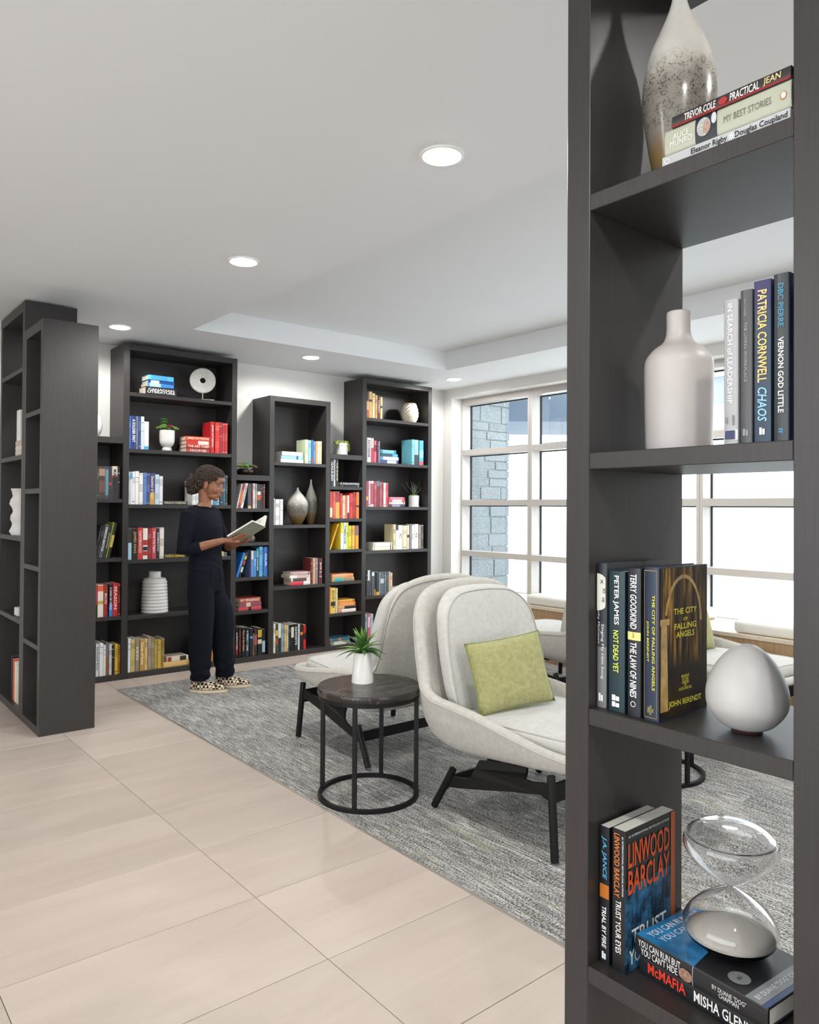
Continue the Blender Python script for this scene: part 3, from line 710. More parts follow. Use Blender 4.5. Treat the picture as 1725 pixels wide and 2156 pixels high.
stack(6, S2[3], 'fourth shelf'+w2, [(132, 405, 46, '#c8484a', None, None, ((.42, .55, '#1c1a1a'),)), (142, 402, 50, '#8a4a58', None, None, ((.3, .5, '#d8b8a8'),)), (138, 402, 54, '#9c3a34', 'NO VENGEANCE', '#f0d8b8')], 1195)
row(6, .045, 'bottom shelf'+w2, [(97, 125, 1392, '#1c1c1e', 'SUSPECTED', '#e8e8e8', ((.55, .9, '#8a1c1c'),)), (135, 166, 1390, '#202024', 'LAURA MARGOLIS', '#c83a3a'), (174, 212, 1390, '#1c1a1c', 'Face of the Heart', '#d8c48a'), (219, 259, 1390, '#242c38', 'A PERFECT CRIME', '#dfe6ee'), (265, 301, 1400, '#1e2430', None, None, ((.28, .36, '#4a9ad8'),)), (304, 318, 1460, '#8a6a40'), (321, 354, 1410, '#3c3438', None, None, ((.2, .6, '#a85a6a'),)), (362, 411, 1395, '#1c1c1c', None, None, ((.06, .34, '#c8a83a'), (.42, .58, '#d8cba8'))), (417, 454, 1412, '#181c22', None, None, ((.45, .9, '#a9c6da'),))], 1712)
# medium-height case
stack(5, SB[0], 'top shelf'+wB, [(645, 915, 42, '#e9eef0', None, None, ((.3, .9, '#dfe8ee'),)), (650, 912, 42, '#9fd0e6', None, None, ((.7, .78, '#1f5a88'),)), (658, 908, 48, '#d9dccf', None, None, ((.1, .9, '#e4e6dc'),))], 1118)
row(5, SB[0], 'top shelf'+wB, [(938, 976, 838, '#dbe6c0'), (979, 1011, 845, '#8fc8e0'), (1013, 1036, 842, '#3f6f9c', None, None, ((.8, .95, '#c83a3a'),)), (1039, 1061, 858, '#5f9fd8'), (1064, 1086, 858, '#e0a868'), (1088, 1110, 858, '#ece0d0'), (1113, 1139, 858, '#e6dcb8')], 1133)
row(5, SB[1], 'second shelf'+wB, [(556, 570, 1545, '#eceae6'), (576, 625, 1560, '#f0eeea'), (632, 667, 1560, '#ecebe8')], 1875)
stack(6, SB[2], 'third shelf'+wB, [(768, 1000, 46, '#d8404a', None, None, ((.65, 1.0, '#ebe6e2'),)), (770, 1000, 38, '#e6dcd0', None, None, ((.1, .8, '#5a4a44'),)), (752, 998, 36, '#efeae4', None, None, ((.35, .95, '#d8b8b0'),)), (762, 996, 38, '#c8a8a4')], 890)
row(6, SB[2], 'third shelf'+wB, [(1004, 1028, 552, '#6a2e2c'), (1031, 1058, 550, '#d8a878'), (1061, 1092, 548, '#8a7f80'), (1099, 1144, 548, '#5a1c24', 'jack [...]', '#eee6e2')], 884)
row(6, .045, 'bottom shelf'+wB, [(553, 580, 1345, '#e6e0d0'), (583, 607, 1355, '#3a4a30', None, None, ((.2, .4, '#d8c83a'), (.5, .7, '#c8502a'))), (611, 645, 1340, '#dcd8cc', None, None, ((.5, 1.0, '#2a2624'),)), (649, 682, 1350, '#7fa0b0'), (685, 710, 1355, '#d8b070'), (713, 735, 1363, '#c8c0a8'), (739, 765, 1355, '#1e2022'), (769, 801, 1352, '#1c1c1c', None, None, ((.1, .5, '#d8d0b8'),)), (804, 848, 1345, '#22262a', 'GHOSTS', '#dfe3e6'), (851, 872, 1350, '#c8ccd0'), (875, 909, 1350, '#1a1a1a', None, None, ((.3, .42, '#c8783a'),)), (915, 944, 1355, '#b82428', None, None, ((.35, .6, '#1c1a1a'),))], 1672)
# narrow case by the window bookcase
row(7, S3[0], 'top shelf'+w3, [(105, 155, 1240, '#16161a', 'GALILEO', '#e8e8e8'), (158, 180, 1246, '#e0e0e0', 'A TRUE STORY', '#1c1c1c'), (183, 218, 1246, '#1c1c1c', 'THE SHACK', '#e0d6b0')], 1618)
stack(7, S3[0], 'top shelf'+w3, [(268, 520, 22, '#23282b'), (268, 520, 38, '#2c3236', 'HAUNTED', '#d8dcde')], 1618)
row(7, S3[1], 'second shelf'+w3, [(96, 136, 1690, '#d83a24', None, None, ((.6, .95, '#f0dfae'),)), (145, 178, 1695, '#d86a58'), (182, 238, 1690, '#e8a848', None, None, ((.0, .4, '#a82c3c'),)), (241, 275, 1717, '#c83028'), (278, 315, 1747, '#f0c8a0'), (317, 337, 1747, '#e87858'), (345, 370, 1745, '#f2e0d0', None, None, ((.75, 1.0, '#3a3440'),)), (373, 420, 1717, '#d8342a', 'O', '#4a1010'), (425, 463, 1700, '#a82420'), (466, 506, 1700, '#e07a28', None, None, ((.5, .57, '#2a1a14'),))], 2063)
row(8, S3[2], 'third shelf'+w3, [(96, 116, 292, '#f0b828', None, None, ((.1, .8, '#d89a1c'),), .36), (250, 286, 268, '#e8d840', None, None, ((.4, 1.0, '#e6e8e4'),)), (289, 329, 268, '#e4e6e8', 'TIMELINE', '#3a4a6a'), (331, 361, 265, '#c8d838', 'JETS', '#2a3a20'), (364, 406, 312, '#e8d030'), (409, 445, 310, '#e8b848'), (456, 503, 310, '#e8a020', None, None, ((.0, .42, '#8a6a78'),))], 638)
stack(8, S3[3], 'fourth shelf'+w3, [(132, 438, 52, '#e8a040', None, None, ((.08, .48, '#3aa8a4'), (.5, .95, '#9a8a6a'))), (132, 430, 50, '#e8905a', None, None, ((.1, .7, '#e0a87a'),))], 1085)
row(8, S3[4], 'fifth shelf'+w3, [(95, 113, 1165, '#e08a40'), (116, 176, 1180, '#e8c860', 'BELOVED RACER', '#2a2624', ((.55, .7, '#2a2624'),)), (183, 210, 1185, '#d8cfa0')], 1535)
stack(8, S3[4], 'fifth shelf'+w3, [(216, 466, 46, '#d88a78', None, None, ((.2, .95, '#e8dcd4'),)), (216, 464, 42, '#c9a070', None, None, ((.35, 1.0, '#262224'),)), (216, 462, 48, '#d8763a', None, None, ((.1, .9, '#e89a5a'),)), (218, 448, 38, '#e0a040')], 1515)
stack(8, .045, 'bottom shelf'+w3, [(130, 375, 45, '#8a8a80', None, None, ((.1, .8, '#c8c8bc'),)), (128, 372, 48, '#3a6478', None, None, ((.35, .5, '#c86a3a'),))], 1985)
# tall window-side case
row(7, SC[0], 'top shelf'+wC, [(600, 612, 282, '#d8d4cc'), (614, 645, 290, '#c86a4a', None, None, ((.0, .35, '#4a3a44'), (.4, .7, '#e6c08a'))), (649, 692, 296, '#d8b070', None, None, ((.3, .38, '#2a2426'),)), (697, 729, 320, '#e0d0a0'), (735, 763, 345, '#d8a860'), (769, 803, 362, '#6a2a3a', 'THIRST', '#e6d8d8'), (807, 835, 372, '#e0c890', None, None, ((.4, .5, '#2a2426'),))], 663)
row(7, SC[1], 'second shelf'+wC, [(598, 615, 930, '#c8a0a8'), (620, 676, 940, '#e6e2e6', 'KATHERINE', '#1c1a20'), (682, 716, 945, '#e8c0b8', None, None, ((.4, 1.0, '#c0384c'),)), (719, 756, 980, '#d8607a', None, None, ((.2, .5, '#7a2030'),)), (759, 778, 985, '#4a2a34'), (780, 801, 990, '#8a8a98')], 1282)
stack(7, SC[1], 'second shelf'+wC, [(800, 1062, 46, '#3a4a88', None, None, ((.4, .9, '#d8dcec'),)), (806, 1064, 46, '#5a8ab0', None, None, ((.15, .95, '#cfe0ea'),)), (815, 1054, 42, '#1f4a60', None, None, ((.7, 1.0, '#4ab0e0'),)), (808, 1032, 50, '#2a7f98', None, None, ((.15, .85, '#7ac0cc'),))], 1288)
row(7, SC[1], 'second shelf, right group,'+wC, [(1246, 1278, 965, '#7fd0e0'), (1283, 1340, 970, '#8fb0b8', None, None, ((.6, 1.0, '#30383c'),)), (1350, 1406, 980, '#4fa8d0', None, None, ((.85, 1.0, '#d85a5a'), (.4, .7, '#8fd0e6')))], 1310, .17)
row(7, SC[2], 'third shelf'+wC, [(606, 636, 1545, '#a8344a', None, None, ((.6, .75, '#e0a040'),)), (640, 665, 1545, '#e0c8cc'), (668, 712, 1545, '#d8ccd0', None, None, ((.1, .9, '#a84a58'),)), (715, 748, 1550, '#b03a50'), (753, 800, 1545, '#7a1c28', None, None, ((.0, .2, '#5a7a84'),)), (804, 825, 1560, '#c0707c'), (828, 846, 1560, '#a02838'), (850, 882, 1570, '#e6dcdc'), (886, 915, 1572, '#c82838')], 1902)
stack(7, SC[2], 'third shelf'+wC, [(928, 1155, 34, '#4a4058', None, None, ((.2, .7, '#a8a0b8'),)), (925, 1146, 32, '#d8ccd0'), (922, 1146, 34, '#b84a58', None, None, ((.2, .8, '#e6ccd0'),)), (922, 1144, 34, '#c03848', None, None, ((.1, .9, '#dc8a94'),))], 1898)
stack(8, SC[3], 'fourth shelf'+wC, [(705, 975, 54, '#ece6d4'), (710, 970, 52, '#f0ead8')], 660)
row(8, SC[3], 'fourth shelf'+wC, [(986, 1018, 293, '#d8cca0'), (1021, 1056, 300, '#e4e4e2', None, None, ((.0, .22, '#3a3c40'),)), (1060, 1114, 305, '#ece8e2', 'C', '#1c1c1c'), (1121, 1176, 312, '#e8d8b0'), (1181, 1212, 305, '#d8d0c4', None, None, ((.4, .52, '#3a3a3c'),)), (1215, 1238, 305, '#8a7a6c'), (1244, 1283, 300, '#e6e8e6'), (1287, 1337, 290, '#eceae8', 'G', '#3a3c40'), (1341, 1369, 300, '#a89888'), (1373, 1409, 298, '#4a4640')], 650)
row(8, SC[4], 'fifth shelf'+wC, [(606, 628, 930, '#2a2c30'), (631, 656, 935, '#dfe3e4', None, None, ((.4, 1.0, '#3a4046'),)), (659, 681, 940, '#3a4046'), (686, 720, 945, '#4f565e', None, None, ((.05, .2, '#d8dde0'),)), (723, 742, 950, '#33383c', None, None, ((.75, 1.0, '#c8a03a'),)), (746, 785, 960, '#2c3036', None, None, ((.85, 1.0, '#d8a040'),)), (789, 806, 965, '#9a9a90'), (809, 858, 955, '#5a6672', None, None, ((.3, .5, '#b8c8d0'),)), (863, 890, 955, '#6a7078'), (893, 920, 955, '#4a5058'), (923, 948, 955, '#a8b090', None, None, ((.3, .45, '#e09a4a'),)), (951, 976, 970, '#e8b8a8')], 1275)
stack(8, SC[4], 'fifth shelf'+wC, [(985, 1200, 40, '#3a3e44'), (985, 1195, 40, '#e6e8d8')], 1245)
row(8, .045, 'bottom shelf'+wC, [(596, 622, 1550, '#9fb0bc'), (630, 663, 1550, '#c86070', None, None, ((.1, .5, '#e0c0c4'),)), (668, 706, 1545, '#a8b8c4')], 1880)

# --- left freestanding case (spines face the aisle; only edges show)
def abook(label, y, z, t, h, d, c, inset=.02, grp=None, flat=False, rz=-math.pi/2, **kw):
    return book(label, (XSH+inset, y, z+.0006), t, h, d, c, rz=rz, flat=flat, group=grp, **kw)
gl = 'books in the taller freestanding case'
for i, (c, t, h) in enumerate((('#22242a', .016, .285), ('#d8522a', .030, .275), ('#e4ded2', .036, .265), ('#d9d2b8', .034, .25), ('#cfc8b4', .03, .24))):
    abook('%s book, %s from left, bottom of the ceiling-high freestanding case' % (cname(c), ORD[i]), 5.615-i*.052+.01, .047, t+.012, h, .19, c, .03, gl)
for i, (c, t, h) in enumerate((('#e6e4e0', .034, .30), ('#eceae6', .038, .30))):
    abook('white book, %s upright on the upper shelf of the freestanding ceiling-high case' % ORD[i], 5.462-i*.050, LTS[1]+.098, t+.008, .20, .15, c, .012, gl)
zz = LTS[1]
for i, (c, t) in enumerate((('#cfc4b4', .034), ('#d8cfc0', .030), ('#bfae98', .032))):
    abook('%s book, %s in the flat stack high in the freestanding case' % (cname(c), ORD[i]), 5.405, zz, t, .20, .17, c, .012, gl, True); zz += t+.0006
o = bevel(MB().box(0, .14, -.05, .05, .0006, .055).build('keepsake_box', M['ceramic']), .006); o.location = (XSH+.02, 5.475, LTS[3]); tag(o, 'small white lidded box low in the ceiling-high freestanding case', 'box')
mb = MB(); rings = []
for k in range(13):
    z = k*.026; rad = .058+.010*math.sin(k*1.7)
    rings.append([((rad+.006*math.sin(4*a+k))*math.cos(a), (rad+.006*math.cos(3*a+2*k))*math.sin(a), z) for a in [2*math.pi*j/16 for j in range(16)]])
o = mb.loops(rings).build('sculptural_vase', M['ceramic'], None, True); o.location = (XSH+.068, 5.585, LTS[2]+.0006); tag(o, 'rippled tall white sculptural vase in the ceiling-high freestanding case', 'vase')

# ================================================================== DECOR ON THE BACK WALL
def lathe_px(k, xc, prof, z, dy, m, name, label, cat, n=40, group=None, parts=None):
    """vessel of revolution measured in the photograph: prof = (half width, y) in zoom px from foot to rim"""
    px, py = zp(k, xc, prof[0][1]); p = pl(px, py, 'Y', YB+dy); s = ZOOM[k][2]*depth_of(p)/F
    y0 = prof[0][1]; pr = [(h*s, (y0-y)*s) for h, y in prof]
    t = thing(name, label, cat, (float(p[0]), YB+dy, z+.0006), 0, group)
    return t, pr, s
def vessel(t, pr, m, wall=.004, inner=.0, n=40, name='body'):
    P = spline([(a, b) for a, b in pr], 4)
    P = [(max(.001, float(a)), float(b)) for a, b in P]
    top = P[-1]; out = list(P)+[(max(.0008, top[0]-wall*.5), top[1]+wall*.3), (max(.0008, top[0]-wall), top[1])]
    if inner: out += [(max(.0008, top[0]-wall), top[1]-inner)]
    return MB().lathe(out, n).build(name, m, t, True)
# stone disc sculpture
px, py = zp(3, 1278, 548); DY = .12
p = pl(px, py, 'Y', YB+DY); s = ZOOM[3][2]*depth_of(p)/F
t = thing('disc_sculpture', 'round white stone disc with a hole on a stand, top shelf', 'sculpture', (float(p[0]), YB+DY, SA[0]+.0006), R(-20))
zc = float(p[2])-SA[0]; ro, ri = 143*s, 31*s
mb = MB(); rings = []
for i in range(49):
    a = 2*math.pi*i/48; d = (math.cos(a), math.sin(a))
    rings.append([(d[0]*r_, yy, zc+d[1]*r_) for r_, yy in ((ri, -.011), (ri+.004, -.014), (ro-.006, -.012), (ro, -.005), (ro, .005), (ro-.006, .012), (ri+.004, .014), (ri, .011))])
mb.loops(rings, False, False).build('disc', mat('speckled_white_stone', '#d2cfca', .6, var=.14, vscale=60), t, True)
brass = mat('pale_brass', '#b3a583', .35, .8, bump=.02)
MB().tube([(0, 0, .012), (0, 0, zc-ro+.004)], .005, 10).build('stem', brass, t, True)
bevel(MB().box(-.09, .09, -.045, .045, 0, .012).build('base', mat('white_stone_base', '#d8d5d0', .5, var=.03), t), .002)
# leafy helpers: each big leaf is its own piece
def leaf_blade(L_, W_, curve, n=7, fold=.25, tip=.6):
    """long pointed leaf from the origin, outwards along +x and arching; thick enough to be real"""
    rings = []
    for i in range(n+1):
        u = i/n; x = L_*u; z = curve[0]*u+curve[1]*u*u; wd = W_*(math.sin(math.pi*min(1, u*.5+.18))**1.0)*(1-u**2.2)+.0004
        rings.append([(x, -wd, z+wd*fold), (x, 0, z-.0012), (x, wd, z+wd*fold), (x, 0, z+.0008)])
    return MB().loops(rings)
def place_leaf(me, m, parent, loc, az, elev=0.0, sc=1.0, name='leaf'):
    o = obj(name, me, m, parent); o.location = loc; o.rotation_euler = (0, -elev, az); o.scale = (sc, sc, sc); return o
G1 = mat('deep_green_leaf', '#3d6a2c', .42, var=.25, vscale=40); G2 = mat('fresh_green_leaf', '#6f9c45', .42, var=.2, vscale=40)
G3 = mat('yellow_green_succulent', '#94a644', .45, var=.2, vscale=60); G4 = mat('grey_green_leaf', '#76876c', .5, var=.2, vscale=60); RED = mat('red_succulent', '#8d4742', .45, var=.25, vscale=60)
def blob_leaf(l_, w_, th):
    return MB().ell((l_*.5, 0, 0), (l_*.5, w_, th), 8, 6).mesh('succulent_leaf', 'all')
def rosette(parent, c, r_, m, nl=14, seed=0, flat=.5):
    rs = random.Random(seed); me = blob_leaf(r_, r_*.26, r_*.13); me.materials.append(m)
    for i in range(nl):
        u = i/nl; o = obj('leaf', me, None, parent); o.location = c; o.rotation_euler = (0, -R(12+65*u), i*2.4+rs.uniform(-.2, .2)); o.scale = (1-.45*u,)*3
# succulent in pedestal pot, tall case second shelf
t, pr, s = lathe_px(3, 871, [(52, 1335), (55, 1310), (46, 1288), (62, 1272), (80, 1235), (84, 1180), (84, 1098)], SA[1], .11, None, 'potted_succulent', 'white footed pot of mixed succulents on tall bookcase', 'plant')
vessel(t, pr, M['gloss'], .005, .012, name='pot')
for zz in (.035, .055, .075, .095):
    pass
H_ = pr[-1][1]; MB().lathe([(pr[-1][0]-.005, H_-.012), (.001, H_-.006)], 24, cap0=False).build('soil', M['soil'], t)
rosette(t, (.016, -.02, H_+.022), .042, RED, 18, 1); rosette(t, (-.03, -.01, H_+.030), .036, G2, 14, 2); rosette(t, (-.022, .01, H_+.085), .032, G1, 14, 12); rosette(t, (-.022, .01, H_+.06), .036, G1, 14, 13); MB().tube([(-.022, .01, H_-.01), (-.022, .01, H_+.08)], .004, 6).build('stem', G1, t, 'all'); rosette(t, (.05, .0, H_+.02), .034, G2, 14, 14)
for a, l_, sd in ((R(190), .065, 3), (R(215), .055, 5), (R(-15), .07, 4), (R(-35), .055, 6), (R(20), .06, 8)):
    me = blob_leaf(.026, .010, .006); me.materials.append(G2)
    for i in range(9):
        u = i/8; o = obj('leaf', me, None, t); o.location = (math.cos(a)*(.01+l_*u), math.sin(a)*(.01+l_*u)*.6, H_+.012+.02*math.sin(u*2.4)-.012*u); o.rotation_euler = (0, -.3, a+(.9 if i % 2 else -.9))
# ribbed white bottle vase, tall case
t, pr, s = lathe_px(4, 729, [(138, 1255), (146, 1245), (145, 1150), (140, 1050), (136, 960), (131, 905), (110, 872), (70, 862), (67, 830), (68, 797)], SA[4], .13, None, 'ribbed_vase', 'large ribbed white ceramic bottle vase on tall bookcase', 'vase')
P = spline(pr, 14); Hh = pr[-1][1]
P = [(max(.002, float(a)+(.0022*math.sin(float(b)/Hh*78) if b < pr[6][1] else 0)), float(b)) for a, b in P]
MB().lathe(P+[(P[-1][0]-.004, P[-1][1]+.001), (P[-1][0]-.005, P[-1][1]-.03)], 48).build('body', M['ceramic'], t, 'all')
# two glazed vases on the medium case
t, pr, s = lathe_px(5, 842, [(52, 1872), (58, 1860), (92, 1800), (126, 1720), (134, 1660), (118, 1590), (78, 1530), (42, 1490), (18, 1458), (11, 1440), (12, 1428)], SB[1], .12, None, 'bulbous_vase', 'wide speckled glazed vase with a narrow neck, medium bookcase', 'vase', group='speckled glazed vases')
vessel(t, pr, make_glaze('glaze_wide', 0, pr[-1][1]), .003, .01)
t, pr, s = lathe_px(5, 1003, [(44, 1868), (50, 1840), (72, 1740), (82, 1650), (78, 1580), (58, 1510), (32, 1440), (16, 1390), (12, 1350), (13, 1330)], SB[1], .20, None, 'slender_vase', 'tall slender speckled glazed vase behind the wide one', 'vase', group='speckled glazed vases')
vessel(t, pr, make_glaze('glaze_slender', 0, pr[-1][1]), .003, .01)
# faceted vase, window-side case
t, pr, s = lathe_px(7, 1215, [(68, 715), (92, 680), (112, 630), (117, 585), (110, 530), (95, 480), (82, 447), (78, 437)], SC[0], .13, None, 'faceted_vase', 'pale diamond-faceted vase on the window-side bookcase', 'vase')
P = spline(pr, 4); nn = 11; rings = []
for i, (a, b) in enumerate(P[::2]):
    rings.append([((float(a)+(.0055 if (j+i) % 2 else -.0055))*math.cos(2*math.pi*(j+.0)/(nn*2)), (float(a)+(.0055 if (j+i) % 2 else -.0055))*math.sin(2*math.pi*j/(nn*2)), float(b)) for j in range(nn*2)])
rings.append([(p_[0]*.9, p_[1]*.9, p_[2]) for p_ in rings[-1]]); rings.append([(p_[0], p_[1], p_[2]-.03) for p_ in rings[-1]])
MB().loops(rings).build('body', mat('ivory_faceted_ceramic', '#d8cfc0', .35, var=.04), t)
# square-ish pot with burro's tail on top of the narrow case
TOP3 = 1.853
t, pr, s = lathe_px(7, 268, [(78, 1140), (80, 1100), (84, 1000), (84, 978)], TOP3, .12, None, 'potted_burros_tail', 'white pot on saucer with trailing green succulent beside window bookcase', 'plant')
vessel(t, [(a, b+.006) for a, b in pr], M['gloss'], .004, .01, name='pot'); MB().lathe([(.5*pr[0][0], 0), (pr[0][0]*1.12, .001), (pr[0][0]*1.14, .008), (pr[0][0]*.9, .009)], 32).build('saucer', M['gloss'], t, True)
H_ = pr[-1][1]; MB().lathe([(pr[-1][0]-.004, H_-.002), (.001, H_+.002)], 24, cap0=False).build('soil', M['soil'], t)
me = blob_leaf(.020, .007, .007); me.materials.append(G3)
for a, l_, dr in ((R(200), .075, .03), (R(235), .03, .045), (R(-20), .05, .085), (R(-60), .035, .05), (R(150), .05, .02)):
    for i in range(14):
        u = i/13; rr_ = .012+l_*min(1, u*1.5); zz = H_+.014+.012*math.sin(min(1, u*1.5)*2.2)-(dr*max(0, u-.45)/.55)
        for q in range(3):
            o = obj('leaf', me, None, t); o.location = (math.cos(a)*rr_, math.sin(a)*rr_, zz); o.rotation_euler = (q*2.1+i, R(20), a+q*2.09+i*.7)
# spiky plant in a white pot, window-side case third shelf
t, pr, s = lathe_px(7, 1270, [(72, 1885), (73, 1850), (76, 1750), (77, 1735)], SC[2], .12, None, 'potted_air_plant', 'white pot of spiky grass and succulents, window-side bookcase', 'plant')
vessel(t, [(a, b+.006) for a, b in pr], M['gloss'], .004, .01, name='pot'); MB().lathe([(.5*pr[0][0], 0), (pr[0][0]*1.1, .001), (pr[0][0]*1.12, .008), (pr[0][0]*.9, .009)], 32).build('saucer', M['gloss'], t, True)
H_ = pr[-1][1]; MB().lathe([(pr[-1][0]-.004, H_-.002), (.001, H_+.002)], 24, cap0=False).build('soil', M['soil'], t)
rs = random.Random(8)
for i in range(22):
    L_ = rs.uniform(.10, .17); me = leaf_blade(L_, .0035, (0, rs.uniform(-.02, .05)), 6, .3).mesh('leaf'); place_leaf(me, G4, t, (rs.uniform(-.01, .01), rs.uniform(-.01, .01), H_), rs.uniform(0, 6.28), R(rs.uniform(35, 85)))
for i in range(6): rosette(t, (.028*math.cos(i*1.05), .028*math.sin(i*1.05), H_+.006), .02, G3, 9, i)
# bronze bowl of succulents on the narrow case beside the reader
t, pr, s = lathe_px(5, 218, [(60, 1250), (90, 1243), (112, 1215), (112, 1185), (104, 1172)], 1.625, .13, None, 'succulent_bowl', 'dark bronze bowl of mixed succulents beside the reader', 'plant')
vessel(t, pr, mat('dark_bronze', '#3a322d', .25, .7, bump=.03), .005, .012, name='bowl')
H_ = pr[-1][1]; MB().lathe([(pr[-1][0]-.005, H_-.006), (.001, H_)], 24, cap0=False).build('soil', M['soil'], t)
for i, (x, y, m_, r_) in enumerate(((-.07, -.03, G3, .028), (-.03, -.05, G2, .03), (.02, -.04, G1, .03), (.055, -.02, RED, .032), (.085, -.01, G3, .022), (0, .02, G1, .035), (-.05, .03, G4, .03))):
    rosette(t, (x, y, H_+.018), r_*1.25, m_, 13, i)
rs = random.Random(9)
for i in range(9):
    a = rs.uniform(.4, 2.7); me = MB().tube(spline([(-.06+i*.008, 0, H_), (-.04+i*.008, -.01, H_+.05+rs.uniform(0, .02)), (.0+i*.008, -.02, H_+.035)], 5), .0022, 6).mesh('stem', 'all'); obj('stem', me, G4, t)
# grey bud vase with a trailing sprig
t, pr, s = lathe_px(6, 268, [(34, 352), (52, 340), (62, 310), (56, 285), (36, 262), (14, 246), (8, 238)], S2[1], .09, None, 'bud_vase', 'small grey-green bud vase with a trailing sprig', 'vase')
vessel(t, pr, mat('celadon_glaze', '#66716e', .22, var=.06), .002, .006)
me = blob_leaf(.013, .005, .002); me.materials.append(G4)
for a, l_, dr in ((R(200), .045, .10), (R(175), .03, .05), (R(230), .03, .02)):
    pts = [(math.cos(a)*l_*min(1, u*1.6), math.sin(a)*l_*min(1, u*1.6), pr[-1][1]+.015*math.sin(u*3.0)-dr*max(0, u-.35)) for u in [i/9 for i in range(10)]]
    MB().tube(pts, .0012, 5).build('sprig', G4, t, 'all')
    for i, q in enumerate(pts):
        o = obj('leaf', me, None, t); o.location = q; o.rotation_euler = (.3, -.2, a+(1.1 if i % 2 else -1.1))
# white ovoid vase half hidden behind the freestanding case, on the far-left narrow case
px, py = 200, 893; p = pl(px, py, 'Y', YB+.13); s = depth_of(p)/F
t = thing('moon_vase', 'round white vase half hidden behind the freestanding bookcase', 'vase', (float(p[0]), YB+.13, 1.8836))
vessel(t, [(4*s, 0), (7*s, 1*s), (13*s, 12*s), (15*s, 25*s), (13*s, 38*s), (8*s, 46*s), (3*s, 49*s)], M['gloss'], .003, .006)

